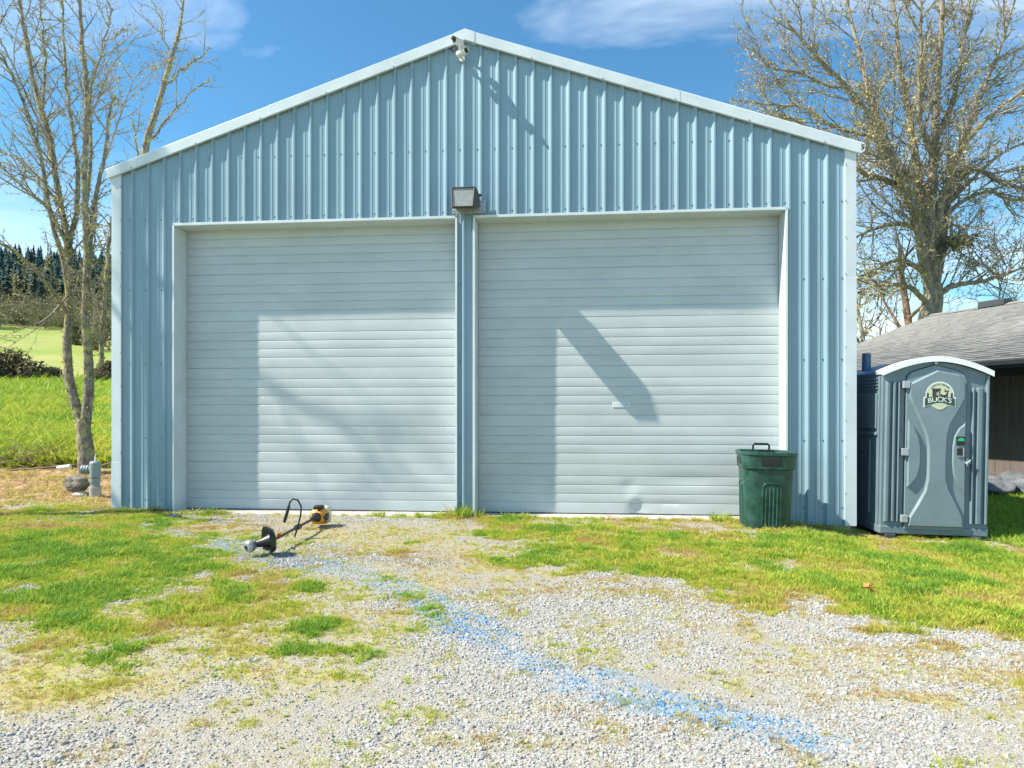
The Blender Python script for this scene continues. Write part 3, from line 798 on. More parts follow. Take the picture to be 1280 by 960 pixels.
# overhead doors: six sections, each pressed with four grooves
def door(d0, d1, seed, dents):
    d = empty('overhead_door'); d.parent = shed
    r = random.Random(seed)
    H0 = -0.030; n = 6; SH = (HZ+.03-H0)/n
    us = list(np.arange(d0+.004, d1-.004, .05))+[d1-.004]
    for k in range(n):
        z0 = H0+k*SH; prof = [(z0+.0005, .006), (z0+.007, 0)]
        offs = [.137, .247, .357, .467]
        for o in offs:
            zc = z0+SH*o/.61
            prof += [(zc-.012, 0), (zc-.003, .0065), (zc+.001, .0065), (zc+.005, 0)]
        # fill flat fields with in-between rows so dents can shape them
        prof += [(z0+SH-.004, 0), (z0+SH-.0005, .005)]
        full = []
        for a, b in zip(prof[:-1], prof[1:]):
            full.append(a)
            if b[0]-a[0] > .05: 
                for t in (1/3, 2/3): full.append((a[0]+(b[0]-a[0])*t, -.0022))
        full.append(prof[-1])
        tw = r.uniform(-.0015, .0015); vs = []
        for (z, v) in full:
            for u in us:
                dv = tw*math.sin((u-d0)*1.7+k)+.0012*math.sin(u*5.1+z*7)
                for (du, dz, su, sz, am) in dents:
                    dv += am*math.exp(-((u-du)/su)**2-((z-dz)/sz)**2)
                vs.append((u, DV+v+dv, z))
        m = len(us); fs = []
        for i in range(len(full)-1):
            for j in range(m-1):
                fs.append((i*m+j, i*m+j+1, (i+1)*m+j+1, (i+1)*m+j))
        MB().add(vs, fs).build('door_section', M['door'], d, smooth=True, angle=25)
    mb = MB(); mb.box(d0+.01, d1-.01, DV+.002, DV+.03, H0-.022, H0+.001); mb.build('bottom_seal', M['gasket'], d)
    mb = MB(); mb.box(d0, d1, DV+.04, DV+.05, H0-.03, HZ-.01); mb.build('backing', M['gasket'], d)
    return d
door(*DL, 3, [(-1.6, .9, .5, .25, .004), (-3.0, 2.6, .7, .3, .003), (-2.6, 1.5, .9, .12, .003)])
dr = door(*DR, 4, [(1.62, .02, .09, .10, .034), (1.56, .17, .06, .06, -.012), (1.52, .34, .10, .08, .014), (2.3, .42, .45, .07, .014), (2.05, .10, .30, .05, .010), (1.0, 2.2, .7, .25, .004), (2.4, 1.9, .6, .2, .004), (1.9, 1.25, .6, .12, .006)])
mb = MB(); mb.box(1.30, 1.53, DV-.008, DV+.004, 1.36, 1.43); mb.build('lift_handle', M['trim'], dr, bevel=.004)
mb = MB(); mb.box(1.45, 1.50, DV-.014, DV-.007, 1.385, 1.41); mb.build('lock', M['galv'], dr, bevel=.003)
# slab in front of the doors
mb = MB(); mb.box(DL[0]+.001, DL[1]-.001, -.10, .5, -.30, -.040); mb.build('door_sill', M['concrete'], shed, bevel=.006)
mb = MB(); mb.box(DR[0]+.001, DR[1]-.001, -.06, .5, -.30, -.040); mb.build('door_sill', M['concrete'], shed, bevel=.006)
mb = MB(); mb.box(UL+.03, UR-.03, .03, DEPTH-.02, -.40, -.045); mb.build('foundation', M['concrete'], shed)
# screws
def screws():
    mb = MB()
    for zrow, full in ((4.70, False), (3.90, False), (2.95, True), (1.95, True), (0.95, True), (0.12, True)):
        k = -25
        while k < 25:
            u = RIBU+k*PITCH-.052; k += 1
            if not (UL+.16 < u < UR-.14) or zrow > roofz(u)-.25: continue
            if zrow < HZ+.05 and (DL[0]-.06 < u < DL[1]+.05 or DR[0]-.05 < u < DR[1]+.06): continue
            mb.tube([(u, .001, zrow), (u, -.008, zrow)], .009, 6)
    for uu in (UL+.118, UR-.118):
        for z in np.arange(.3, 4.4, .45): mb.tube([(uu, -.03, z), (uu, -.040, z)], .006, 6)
    for u in np.arange(UL+.3, UR, .9):
        z = roofz(u)-.07; mb.tube([(u, -.06, z), (u, -.077, z)], .007, 6)
    o = mb.build('screws', M['screw'], shed); o['kind'] = 'stuff'
screws()

# ------------------------------------------------------------------ things on the front of the shed
def SH(u, v, z): return (O.x+u*UX+v*VX, O.y+u*UY+v*VY, z)
fl = empty('flood_light', SH(-0.575, -.03, 3.86), (0, 0, -A))
fl.scale = (.88, 1.22, .82)
tag(fl, 'bronze wall pack flood light above the post between the doors', 'light')
MB().box(-.22, .27, -.016, -.002, .0, .20).build('mounting_plate', M['galv'], fl, bevel=.003)
mb = MB(); mb.loft([[(-.19, -.018, .09), (.19, -.018, .09), (.19, -.018, .27), (-.19, -.018, .27)], [(-.19, -.14, .05), (.18, -.14, .05), (.18, -.14, .30), (-.19, -.14, .30)], [(-.165, -.29, -.045), (.155, -.29, -.045), (.175, -.265, .30), (-.185, -.265, .30)]])
mb.build('housing', M['lampbody'], fl, bevel=.008)
a0, a1, a2, a3 = (-.148, -.2985, -.022), (.138, -.2985, -.022), (.158, -.2755, .275), (-.168, -.2755, .275)
mb = MB(); mb.loft([[(p[0], p[1]+.012, p[2]) for p in (a0, a1, a2, a3)], [a0, a1, a2, a3]]); mb.build('lens', M['lens'], fl)
mb = MB()
for a, b in ((a0, a1), (a1, a2), (a2, a3), (a3, a0)): mb.tube([a, b], .012, 6)
mb.build('lens_frame', M['lampbody'], fl)
MB().tube([(.20, -.10, .24), (.225, -.10, .24)], .02, 8).build('photo_sensor', M['black'], fl)
mb = MB()
for x, z in ((.235, .03), (.235, .17), (-.205, .04), (-.205, .15)): mb.tube([(x, -.015, z), (x, -.022, z)], .008, 6)
mb.build('bolts', M['lampbody'], fl)['kind'] = 'stuff'

def bullet_cam(u, z, ax, label):
    c = empty('security_camera', SH(u, -.028, z), (0, 0, -A)); c.scale = (.9, 1.3, .9)
    tag(c, label, 'camera', 'security cameras under the ridge')
    ax = Vector(ax).normalized(); st = Vector((0, -.10, 0)); 
    MB().tube([(0, .004, 0), (0, -.02, 0)], .042, 16).build('base', M['white'], c, smooth=True)
    MB().tube([(0, -.02, 0), (0, -.06, -.004), st], [.016, .014, .02], 10).build('arm', M['white'], c, smooth=True)
    b = [st-ax*.05, st-ax*.045, st+ax*.11, st+ax*.115]
    MB().tube(b, [.03, .042, .042, .038], 18).build('body', M['white'], c, smooth=True)
    MB().tube([st+ax*.112, st+ax*.119], [.035, .033], 18).build('lens', M['black'], c, smooth=True)
    v = Vector((0, 0, 1)); v = (v-ax*v.dot(ax)).normalized(); sd = ax.cross(v)
    rings = []
    for t in (-.05, .14):
        rings.append([st+ax*t+(v*math.cos(w)+sd*math.sin(w))*.048 for w in np.linspace(-1.2, 1.2, 9)]+[st+ax*t+(v*math.cos(w)+sd*math.sin(w))*.044 for w in np.linspace(1.2, -1.2, 9)])
    MB().loft(rings).build('sun_shield', M['white'], c, smooth=True)
    return c
bullet_cam(-.655, 6.00, (-.45, -.85, -.25), 'upper white bullet camera right under the shed ridge, pointing left')
bullet_cam(-.645, 5.86, (.80, -.55, -.05), 'lower white bullet camera under the shed ridge, pointing right')
mb = MB(); mb.tube([SH(-.655, -.03, 6.02), SH(-.72, -.06, 5.98), SH(-.77, -.05, 5.95), SH(-.79, -.035, 6.0), SH(-.75, -.03, 6.06)], .007, 6)
tag(mb.build('camera_cable', M['cable'], None, smooth=True), 'short black cable looped beside the cameras at the shed ridge', 'cable')

# ------------------------------------------------------------------ portable toilet
pt_loc = Vector((5.06, 8.17, -0.20))
pt = empty('portable_toilet', pt_loc, (0, R(1.0), -A-R(1.0)))
tag(pt, 'slate blue portable toilet with white arched roof right of the shed', 'toilet')
def q(px, py): return ((px-1164)/103.7, (672-py)/103.7)
W2, PD, EH = .605, 1.18, 1.98
for x in (-W2+.10, W2-.14):
    MB().box(x-.05, x+.07, -.03, PD+.02, -.10, .02).build('skid', M['skid'], pt, bevel=.012)
MB().box(-W2-.01, W2+.01, -.005, PD, .02, .115).build('base', M['toilet'], pt, bevel=.012)
# front frame around the door, arched head
def head(x, ext=0.0): 
    t = abs(x)/(W2+ext); return EH+.155*(1-t**1.7)
fr = [(-W2, .11), (W2, .11)]+[(x, head(x)-.03) for x in np.linspace(W2, -W2, 21)]
mb = MB(); mb.prism_xz(fr, .05, .006); mb.build('front_panel', M['toilet'], pt, bevel=.006)
for x0, x1, px in ((-.575, -.52, 1), (-.50, -.455, 1), (-.44, -.405, 1), (.40, .43, 1), (.455, .525, 1), (.555, .60, 1)):
    top = 1.86 if x0 < 0 else 1.80
    if abs(x0) > .5 and x0 > 0: top = 1.95
    MB().prism_xz([(x0, .16), (x1, .16), (x1, top), (x0, top-.0)], .010, -.030, inset=.012).build('pilaster', M['toilet'], pt, bevel=.004)
# side panels
for s in (-1, 1):
    sd = empty('side_panel'); sd.parent = pt
    x0 = s*W2; xs = sorted((x0, x0-s*.03))
    MB().box(xs[0], xs[1], .052, PD, .112, EH-.03).build('panel', M['toilet'], sd, bevel=.004)
    def sp(y0, y1, z0, z1, h):
        a, b = sorted((x0-s*.005, x0+s*h)); return MB().box(a, b, y0, y1, z0, z1)
    sp(.14, PD-.14, 1.28, 1.72, .022).build('upper_panel', M['toilet'], sd, bevel=.012)
    sp(.10, PD-.10, 1.20, 1.245, .030).build('ledge', M['toilet'], sd, bevel=.012)
    sp(.30, .36, .22, 1.15, .022).build('stiffener', M['toilet'], sd, bevel=.012)
    sp(PD-.36, PD-.30, .22, 1.15, .022).build('stiffener', M['toilet'], sd, bevel=.012)
    sp(.055, .085, .12, 1.93, .018).build('corner_flange', M['toilet'], sd, bevel=.006)
    for z in (1.77, 1.81, 1.85, 1.89):
        for (a, b) in ((.13, .50), (.56, PD-.14)):
            sp(a, b, z, z+.016, .016).build('louvre', M['toilet'], sd)
    for z in (.95, .95):
        pass
    mb = MB()
    for y in (.55, .63): mb.tube([(x0, y, .98), (x0+s*.006, y, .98)], .012, 8)
    mb.build('plugs', M['black'], sd)['kind'] = 'stuff'
MB().box(-W2+.03, W2-.03, PD-.03, PD-.002, .112, EH-.02).build('back_panel', M['toilet'], pt)
# roof: arched shell with a white front lip
RX = W2+.02
def arch(x): return EH+.175*(1-(abs(x)/RX)**1.8)
xs_ = np.linspace(-RX, RX, 25)
mb = MB(); mb.loft([[(x, y, arch(x)+.0) for x in xs_]+[(x, y, arch(x)-.035) for x in xs_[::-1]] for y in (.10, PD+.04)]); mb.build('roof', M['toilet_roof_blue'], pt, smooth=True)
mb = MB(); mb.loft([[(x, y, arch(x)+.014) for x in xs_]+[(x, y, arch(x)-(.052 if y < 0 else .03)) for x in xs_[::-1]] for y in (-.055, .02, .16)]); mb.build('roof_lip', M['toilet_roof'], pt, smooth=True)
MB().tube([(-.43, .95, 1.95), (-.43, .95, 2.28)], .055, 18).build('vent_pipe', M['toilet_roof_blue'], pt, smooth=True)
# door
def poly(*a): return [q(*p) for p in a]
dd = empty('door'); dd.parent = pt
outl = poly((1127.5,664),(1127.5,480),(1129,472),(1134,466.5),(1162,457),(1190,464.5),(1197,469),(1200,477),(1200,664))
MB().prism_xz(offset(outl[::-1], -.008) if False else outl, .004, -.002).build('door_gap', M['gasket'], dd)
def ins(p, d): 
    n = len(p); ar = sum(p[i][0]*p[(i+1)%n][1]-p[(i+1)%n][0]*p[i][1] for i in range(n))
    return offset(p if ar > 0 else p[::-1], d)
MB().prism_xz(ins(outl, .007), .0, -.020, inset=.006).build('slab', M['toilet_door'], dd)
hour = poly((1130.5,660),(1133,648),(1142,632),(1151,614),(1153.5,600),(1153.8,560),(1151,545),(1143,525),(1135,508),(1130.5,497),(1130.5,482),(1164,464),(1190,470),(1197,479),(1197,500),(1190,514),(1181,530),(1177,545),(1176,575),(1176.5,600),(1180,612),(1189,630),(1196,645),(1197,660))
MB().prism_xz(hour, -.018, -.052, inset=.020).build('raised_panel', M['toilet_door'], dd, smooth=True, angle=20)
lensL = poly((1130.5,526),(1137,534),(1143,548),(1145.5,562),(1145.5,582),(1142,597),(1136,606),(1130.5,611))
lensR = poly((1197.5,530),(1190,536),(1184.5,546),(1182.5,560),(1182.5,580),(1184.5,594),(1190,606),(1197.5,618))
for L_ in (lensL, lensR):
    MB().prism_xz(L_, -.018, -.050, inset=.012).build('side_bulge', M['toilet_door'], dd, smooth=True, angle=20)
for py in (483, 567, 650):
    x, z = q(1128, py)
    h = MB().box(x-.045, x+.035, -.052, .0, z-.045, z+.045).build('hinge', M['galv'], dd, bevel=.008)
x, z = q(1191.5, 552)
MB().box(x-.05, x+.045, -.060, -.048, z-.05, z+.055).build('occupancy_window', M['black'], dd, bevel=.006)
MB().prism_xz([(x-.038, z+.0), (x+.036, z+.0), (x+.030, z+.03), (x, z+.042), (x-.03, z+.03)], -.059, -.064).build('indicator', M['green'], dd)
x, z = q(1191, 566)
mb = MB(); mb.box(x-.036, x+.032, -.056, -.048, z-.05, z+.05); mb.build('pull_recess', M['black'], dd, bevel=.006)
mb = MB(); mb.tube([(x-.032, -.058, z-.045), (x+.034, -.058, z-.045), (x+.034, -.058, z+.045)], .006, 6); mb.build('pull_rim', M['galv'], dd)
x, z = q(1200, 578)
mb = MB(); mb.box(x-.035, x+.035, -.050, -.024, z-.012, z+.012); mb.box(x-.012, x+.012, -.046, -.022, z-.045, z+.045); mb.tube([(x-.02, -.055, z-.02), (x+.03, -.06, z+.03)], .008, 6)
mb.build('latch', M['galv'], dd, bevel=.003)
x, z = q(1163, 457)
MB().box(x-.018, x+.018, -.018, .0, z-.005, z+.075).build('door_closer', M['galv'], dd, bevel=.004)
mb = MB()
for zz in np.arange(.25, 1.95, .20): mb.tube([(W2-.012, .004, zz), (W2-.012, -.006, zz)], .011, 8)
mb.build('rivets', M['galv'], pt)['kind'] = 'stuff'
# emblem on the door
lg = empty('logo'); lg.parent = dd
lx, lz = q(1166, 497); lz += .0; y0 = -.0535
def disc(r, n=40, cx=0, cz=0, a0=0, a1=360):
    return [(cx+r*math.cos(R(a)), cz+r*math.sin(R(a))) for a in np.linspace(a0, a1, n, endpoint=(a1-a0) < 360)]
def flat(name, p, layer, m):
    p = [(lx+a, lz+b) for a, b in p]
    return MB().prism_xz(p, y0-.0004*0, y0-.0008*(layer+1)).build(name, m, lg)
def ribbon(g):
    w, t, b = .168+g, .0-.018+g, -.125-g
    top = [(x, t-.012+.028*math.cos(x/w*1.4)) for x in np.linspace(w, -w, 15)]
    bot = [(x, b+.048*(math.cos(x/w*1.5))**1.0-.0) for x in np.linspace(-w, w, 15)]
    return top+bot
flat('sticker_border', disc(.160, cz=.015), 0, M['wprint'])
flat('sticker_border', ribbon(.014), 0, M['wprint'])
flat('green_ring', disc(.148, cz=.015), 1, M['gprint'])
flat('cream_ring', disc(.146, a0=10, a1=170, cz=.015)+disc(.108, a0=170, a1=10, cz=.015), 2, M['cream'])
flat('cream_field', disc(.122, cz=.012), 3, M['cream'])
flat('cream_field', disc(.085, cz=-.075), 2, M['cream'])
flat('outhouse', [(-.085, -.02), (-.085, .075), (-.095, .075), (-.08, .092), (.012, .092), (.016, .078), (.004, .075), (.004, -.02)], 4, M['bprint'])
flat('outhouse_door', [(-.062, -.02), (-.062, .055), (-.022, .055), (-.022, -.02)], 5, M['gprint'])
flat('outhouse_wall', [(-.018, -.02), (-.018, .058), (-.010, .058), (-.010, -.02)], 5, M['cream'])
flat('moon', [(-.040+.016*math.cos(R(a)), .028+.016*math.sin(R(a))) for a in np.linspace(-80, 80, 10)]+[(-.043+.011*math.cos(R(a)), .028+.013*math.sin(R(a))) for a in np.linspace(80, -80, 10)], 6, M['wprint'])
flat('deer', [(.008, -.02), (.008, .03), (.020, .022), (.045, .015), (.066, .022), (.076, .040), (.066, .062), (.050, .066), (.046, .058), (.060, .052), (.052, .085), (.060, .088), (.068, .070), (.082, .066), (.094, .072), (.104, .062), (.092, .056), (.090, .02), (.084, -.02)], 4, M['bprint'])
flat('ribbon_band', ribbon(.0), 5, M['gprint'])
def text_mesh(txt, size, extrude=.0006):
    c = bpy.data.curves.new('t', 'FONT'); c.body = txt; c.size = size; c.align_x = 'CENTER'; c.align_y = 'CENTER'; c.extrude = extrude
    o = bpy.data.objects.new('t', c); col.objects.link(o)
    dg = bpy.context.evaluated_depsgraph_get(); me = bpy.data.meshes.new_from_object(o.evaluated_get(dg))
    bpy.data.objects.remove(o); bpy.data.curves.remove(c)
    return me
def place_text(name, txt, size, f, m, parent, layer, sx=1.0):
    """letters one by one: f(t) -> (x, z, angle) with t the running width"""
    mb = MB(); adv = []; ms = []
    for ch in txt:
        if ch == ' ': adv.append(size*.35); ms.append(None); continue
        me = text_mesh(ch, size); xs = [v.co.x for v in me.vertices]; adv.append((max(xs)-min(xs))*sx+size*.05); ms.append(me)
    tot = sum(adv); t = -tot/2
    for a, me in zip(adv, ms):
        c = t+a/2; t += a
        if me is None: continue
        x, z, an = f(c, tot); xs = [v.co.x for v in me.vertices]; mid = (max(xs)+min(xs))/2
        ca, sa = math.cos(an), math.sin(an); vs = []
        for v in me.vertices:
            dx_, dz_ = (v.co.x-mid)*sx, v.co.y
            vs.append((lx+x+dx_*ca-dz_*sa, y0-.0008*(layer+1)-v.co.z-.0006, lz+z+dx_*sa+dz_*ca))
        mb.add(vs, [tuple(p.vertices) for p in me.polygons])
    return mb.build(name, m, parent)
place_text('lettering', "BUCK'S", .080, lambda c, t: (c, -.0735+.0335*math.cos(c/.168*1.45), -.25*c/.16), M['wprint'], lg, 6, 1.12)
def arc(c, t):
    a = R(90)-c/.127; return (.127*math.cos(a), .015+.127*math.sin(a), a-R(90))
place_text('small_lettering', 'SANITARY SERVICE', .026, arc, M['gprint'], lg, 4, 1.1)

# ------------------------------------------------------------------ trash can
tcn = empty('trash_can', (canx, cany, gz(canx, cany)-.015), (R(0.5), R(1.2), R(-8))); tcn.scale = (.94, .94, 1.0)
tag(tcn, 'dark green plastic trash can standing before the right door', 'trash can')
def can_ring(z, h, r): return [(p[0], p[1], z) for p in rrect(0, 0, h, h, r, 6)]
rings = [can_ring(0, .255, .13), can_ring(.01, .268, .14), can_ring(.10, .274, .142), can_ring(.70, .298, .16)]
MB().loft(rings).build('body', M['can'], tcn, smooth=True, angle=40)
col_o = [can_ring(.70, .299, .161), can_ring(.715, .318, .168), can_ring(.86, .326, .172), can_ring(.872, .338, .178), can_ring(.905, .338, .178), can_ring(.908, .330, .174), can_ring(.900, .308, .16), can_ring(.86, .302, .158)]
MB().loft(col_o, cap0=False, cap1=False).build('collar', M['can'], tcn, smooth=True, angle=40)
MB().loft([can_ring(.865, .303, .158), can_ring(.705, .296, .155)], cap0=False).build('shaded_interior', M['black'], tcn, smooth=True)  # shallow inside of the can, its deep shade painted in as black
# fluted recess plates on the front and left faces
for k, rz in enumerate((0, -90, 90)):
    c, s = math.cos(R(rz)), math.sin(R(rz))
    def tr(vs): return [(x*c-y*s, x*s+y*c, z) for x, y, z in vs]
    mb = MB(); 
    tp = MB()
    x0 = .02 if k == 0 else 0
    # arched frame bead
    pts = []
    for (x, z) in [(-.105, .06), (-.105, .50)]+[(-.105+.05-.05*math.cos(R(a)), .50+.05*math.sin(R(a))) for a in (30, 60, 90)]+[(.055, .55)]+[(.055+.05*math.sin(R(a)), .50+.05*math.cos(R(a))) for a in (30, 60, 90)]+[(.105, .06)]:
        y = -(.270+.04*z); pts.append((x0+x, y, z))
    mb.tube(pts, .009, 8)
    for x in (-.065, -.022, .022, .065):
        mb.tube([(x0+x, -(.270+.04*z), z) for z in (.05, .20, .35, .50)], [.013, .014, .014, .011], 8)
    mb.v = tr(mb.v)
    mb.build('fluted_panel', M['can'], tcn, smooth=True, angle=60)
    mb = MB(); mb.prism_xz([(-.12, .755), (.12, .755), (.12, .835), (-.12, .835)], -.29, -.3275); mb.v = tr(mb.v)
    mb.build('grip_slot', M['black'], tcn, bevel=.006)
mb = MB(); mb.tube([(-.10, .27, .89), (-.10, .275, .955), (-.085, .275, .975), (.085, .275, .975), (.10, .275, .955), (.10, .27, .89)], .014, 8)
mb.build('handle', M['black'], tcn, smooth=True)

# ------------------------------------------------------------------ string trimmer lying on the gravel
hx, hy = G(316, 694); ex, ey = G(402, 660)
hz = gz(hx, hy); ez = gz(ex, ey)
st = empty('string_trimmer', (hx, hy, hz))
tag(st, 'black and orange petrol string trimmer lying on the gravel', 'trimmer')
H = Vector((0.02, 0, .11)); E = Vector((ex-hx-.05, ey-hy, ez-hz+.13)); ax = (E-H).normalized()
sdv = ax.cross(Vector((0, 0, 1))).normalized(); up = sdv.cross(ax)
MB().tube([H+Vector((.135, .04, .015)), E-ax*.10], .0145, 10).build('shaft', M['black'], st, smooth=True)
# cutting head facing the camera
hn = Vector((-.55, -.80, -.18)).normalized()
Hc = H-ax*.03
gb = [Hc+hn*t for t in (-.05, .0, .02, .055, .075, .080)]
MB().tube([H+ax*.08, H+ax*.02, Hc-hn*.02], [.02, .026, .03], 12).build('gearbox', M['alu'], st, smooth=True)
MB().tube(gb, [.03, .045, .058, .058, .045, .02], 20).build('spool_head', M['alu'], st, smooth=True)
MB().tube([Hc+hn*.078, Hc+hn*.084], [.024, .018], 14).build('spool_knob', M['black'], st, smooth=True)
# guard: a dished shield standing across the shaft behind the head
gn = Vector((.80, .58, .06)).normalized(); up2 = (Vector((0, 0, 1))-gn*gn.z).normalized(); sd2 = gn.cross(up2)
gc = Hc+Vector((.150, .05, .03))
MB().tube([Hc-hn*.01, Hc*.6+gc*.4, Hc*.3+gc*.7, gc-gn*.005], [.032, .040, .055, .07], 14).build('guard_neck', M['black'], st, smooth=True)
rings = []
for (r, d) in ((.02, .0), (.08, .0), (.125, -.012), (.150, -.045), (.155, -.050), (.146, -.022), (.12, .012), (.08, .014), (.02, .014)):
    ring = []
    for k in range(28):
        w = 2*math.pi*k/28
        k2 = 1.0+.10*math.cos(w*2)-(.35 if math.sin(w) < -.75 else 0)*min(1, r/.1)
        ring.append(gc+(sd2*math.cos(w)*.85+up2*math.sin(w))*r*k2*1.02+gn*d)
    rings.append(ring)
MB().loft(rings).build('guard', M['black'], st, smooth=True, angle=50)
# loop handle
SH0 = H+Vector((.135, .04, .015)); sx_ = (E-ax*.10-SH0); mid = SH0+sx_*.58
hp = [mid+Vector(p) for p in ((-.02, -.05, -.10), (.0, -.01, 0), (.03, .0, .12), (.035, .0, .22), (.0, .0, .285), (-.05, .0, .30), (-.085, .0, .265), (-.10, .0, .20))]
MB().tube(hp, .0095, 8).build('handle_bar', M['black'], st, smooth=True)
MB().tube([hp[-1]+Vector((.006, 0, .03)), hp[-1], hp[-1]+Vector((-.03, 0, -.10)), hp[-1]+Vector((-.045, 0, -.15))], [.012, .017, .017, .015], 10).build('grip', M['black'], st, smooth=True)
MB().tube([mid-ax*.05, mid-ax*.045, mid+ax*.045, mid+ax*.05], [.02, .03, .03, .02], 10).build('clamp', M['black'], st, smooth=True)
t1 = SH0+sx_*.16+up*.022
MB().tube([t1-ax*.02, t1, t1+ax*.03], [.012, .022, .01], 8).build('shaft_knob', M['red'], st, smooth=True)
# engine
def eng(a, u_, s_): return E+ax*a+up*u_+sdv*s_
def shell(name, secs, m):
    rings = []
    for (a, hu, hs, cu, cs, rr) in secs:
        rings.append([eng(a, cu+p[1], cs+p[0]) for p in rrect(0, 0, hs, hu, rr, 4)])
    MB().loft(rings).build(name, m, st, smooth=True, angle=40)
shell('clutch_cover', [(-.16, .02, .02, 0, 0, .018), (-.10, .035, .035, 0, 0, .03), (-.02, .06, .06, 0, 0, .05)], M['black'])
shell('engine_cover', [(-.03, .055, .06, .0, 0, .04), (.0, .085, .085, .0, 0, .05), (.09, .090, .09, .005, 0, .05), (.13, .075, .08, .005, 0, .05)], M['orange'])
shell('recoil_cover', [(-.01, .055, .080, -.005, .0, .05), (.02, .060, .100, -.005, .0, .05), (.115, .060, .100, -.005, .0, .05), (.135, .05, .09, -.005, 0, .04)], M['black'])
shell('top_cover', [(.0, .03, .05, .085, 0, .025), (.03, .035, .06, .095, 0, .03), (.09, .03, .055, .098, 0, .025)], M['black'])
shell('fuel_tank', [(.10, .08, .08, -.0, 0, .05), (.13, .105, .095, .0, 0, .06), (.20, .105, .095, .0, 0, .06), (.225, .085, .08, 0, 0, .05)], M['tank'])
MB().tube([eng(.05, .06, -.02), eng(.05, .115, -.02)], [.045, .038], 10).build('air_filter_cover', M['black'], st, smooth=True)
MB().tube([eng(.0, .06, .02), eng(-.015, .125, .02)], [.018, .014], 8).build('spark_plug_cap', M['black'], st, smooth=True)

# ------------------------------------------------------------------ stones, pipe, odds and ends
def rock_mesh(name, loc, size, seed, m, parent=None, flat_=0.75, sub=3):
    import bmesh
    bm = bmesh.new(); bmesh.ops.create_icosphere(bm, subdivisions=sub, radius=1)
    r = np.random.default_rng(seed); dirs = r.normal(size=(14, 3)); dirs /= np.linalg.norm(dirs, axis=1)[:, None]; lim = 0.62+0.3*r.random(14)
    ph = r.random(6)*6
    for v in bm.verts:
        c = np.array(v.co); 
        for d_i, l in zip(dirs, lim):
            t = c@d_i
            if t > l: c = c-d_i*(t-l)*.9
        c = c*(1+.05*math.sin(c[0]*7+ph[0])*math.sin(c[1]*6+ph[1])+.04*math.sin(c[2]*9+ph[2]))
        v.co = Vector(c*np.array(size)*np.array([1, 1, flat_]))
    me = bpy.data.meshes.new(name); bm.to_mesh(me); bm.free(); me.materials.append(m)
    o = link(bpy.data.objects.new(name, me), parent); o.location = loc
    return o
px_, py_ = -6.75, 10.35
tag(rock_mesh('rock', at(97, 604, 10.35), (.21, .17, .16), 1, M['rock'], flat_=.85), 'brown rock propped on a concrete lump beside the grey pipe', 'rock')
tag(rock_mesh('concrete_lump', at(101, 618, 10.30), (.13, .11, .10), 2, M['concrete'], sub=2), 'broken concrete lump under the brown rock', 'concrete')
pb = at(119, 622, 10.30)
pp = empty('vent_pipe', (pb[0], pb[1], gz(pb[0], pb[1])-.05))
tag(pp, 'grey plastic pipe with side tee beside the left tree', 'pipe')
MB().tube([(0, 0, 0), (0, 0, .20)], .085, 16).build('collar', M['concrete'], pp, smooth=True)
MB().tube([(0, 0, .14), (0, 0, .30)], .062, 16).build('riser', M['pvc'], pp, smooth=True)
MB().tube([(0, 0, .27), (0, 0, .33)], .075, 16).build('lower_coupling', M['pvc'], pp, smooth=True)
MB().tube([(0, 0, .34), (0, 0, .56), (0, 0, .585)], [.078, .078, .06], 16).build('tee', M['pvc'], pp, smooth=True)
MB().tube([(-.05, 0, .46), (-.17, 0, .46)], .055, 14).build('side_arm', M['pvc'], pp, smooth=True)
for x in (-.10, -.14, -.18): MB().tube([(x-.012, 0, .46), (x+.012, 0, .46)], .068, 14).build('clamp_ring', M['pvc'], pp, smooth=True)
MB().tube([(-.19, 0, .46), (-.20, 0, .46)], .058, 14).build('end_cap', M['black'], pp)
MB().tube([(.0, 0, .58), (-.005, .01, .65), (.01, 0, .70)], [.012, .01, .004], 6).build('spout', M['white'], pp)
tag(MB().tube([at(72, 585, 11.0), at(88, 583, 11.0)], .035, 8).build('white_tube', M['white'], None, smooth=True), 'white plastic tube end lying behind the brown rock', 'tube')
def stick(pts, r, label, name='fallen_branch'):
    tag(MB().tube(pts, [r, r*.9, r*.8, r*.5][:len(pts)] if len(pts) <= 4 else r, 6).build(name, M['wood'], None, smooth=True), label, 'branch')
stick([at(12, 588, 11.0), at(40, 586, 11.1), at(70, 583, 11.2), at(98, 580, 11.3)], .016, 'long dry branch lying on bare soil left of the tree')
stick([at(-5, 580, 11.4), at(14, 576, 11.5), at(30, 573, 11.7)], .014, 'short dry branch at the left edge of the bare soil')
stick([at(124, 583, 11.2), at(134, 580, 11.3), at(146, 577, 11.4)], .018, 'dry branch between the tree and the shed corner')
mb = MB(); rr_ = random.Random(5)
for i in range(260):
    cx, cy = rr_.gauss(0, .62), rr_.gauss(0, .25); hgt = max(0, .34-.42*abs(cx))*rr_.random()
    a = rr_.uniform(-.6, .6)+(math.pi if rr_.random() < .5 else 0); L = rr_.uniform(.15, .6); el = rr_.uniform(-.1, .6)
    p0 = Vector((cx, cy, hgt)); d_v = Vector((math.cos(a)*math.cos(el), math.sin(a)*math.cos(el), math.sin(el)))
    mb.tube([p0, p0+d_v*L*.5+Vector((0, 0, rr_.gauss(0, .02))), p0+d_v*L], [.007, .006, .003], 4, cap=False)
bpx = at(46, 562, 12.6)
bp = mb.build('brush_pile', M['wood']); bp.location = (bpx[0], bpx[1], gz(bpx[0], bpx[1])); tag(bp, 'low pile of thin dry twigs left of the tree', 'brush pile', kind='stuff')
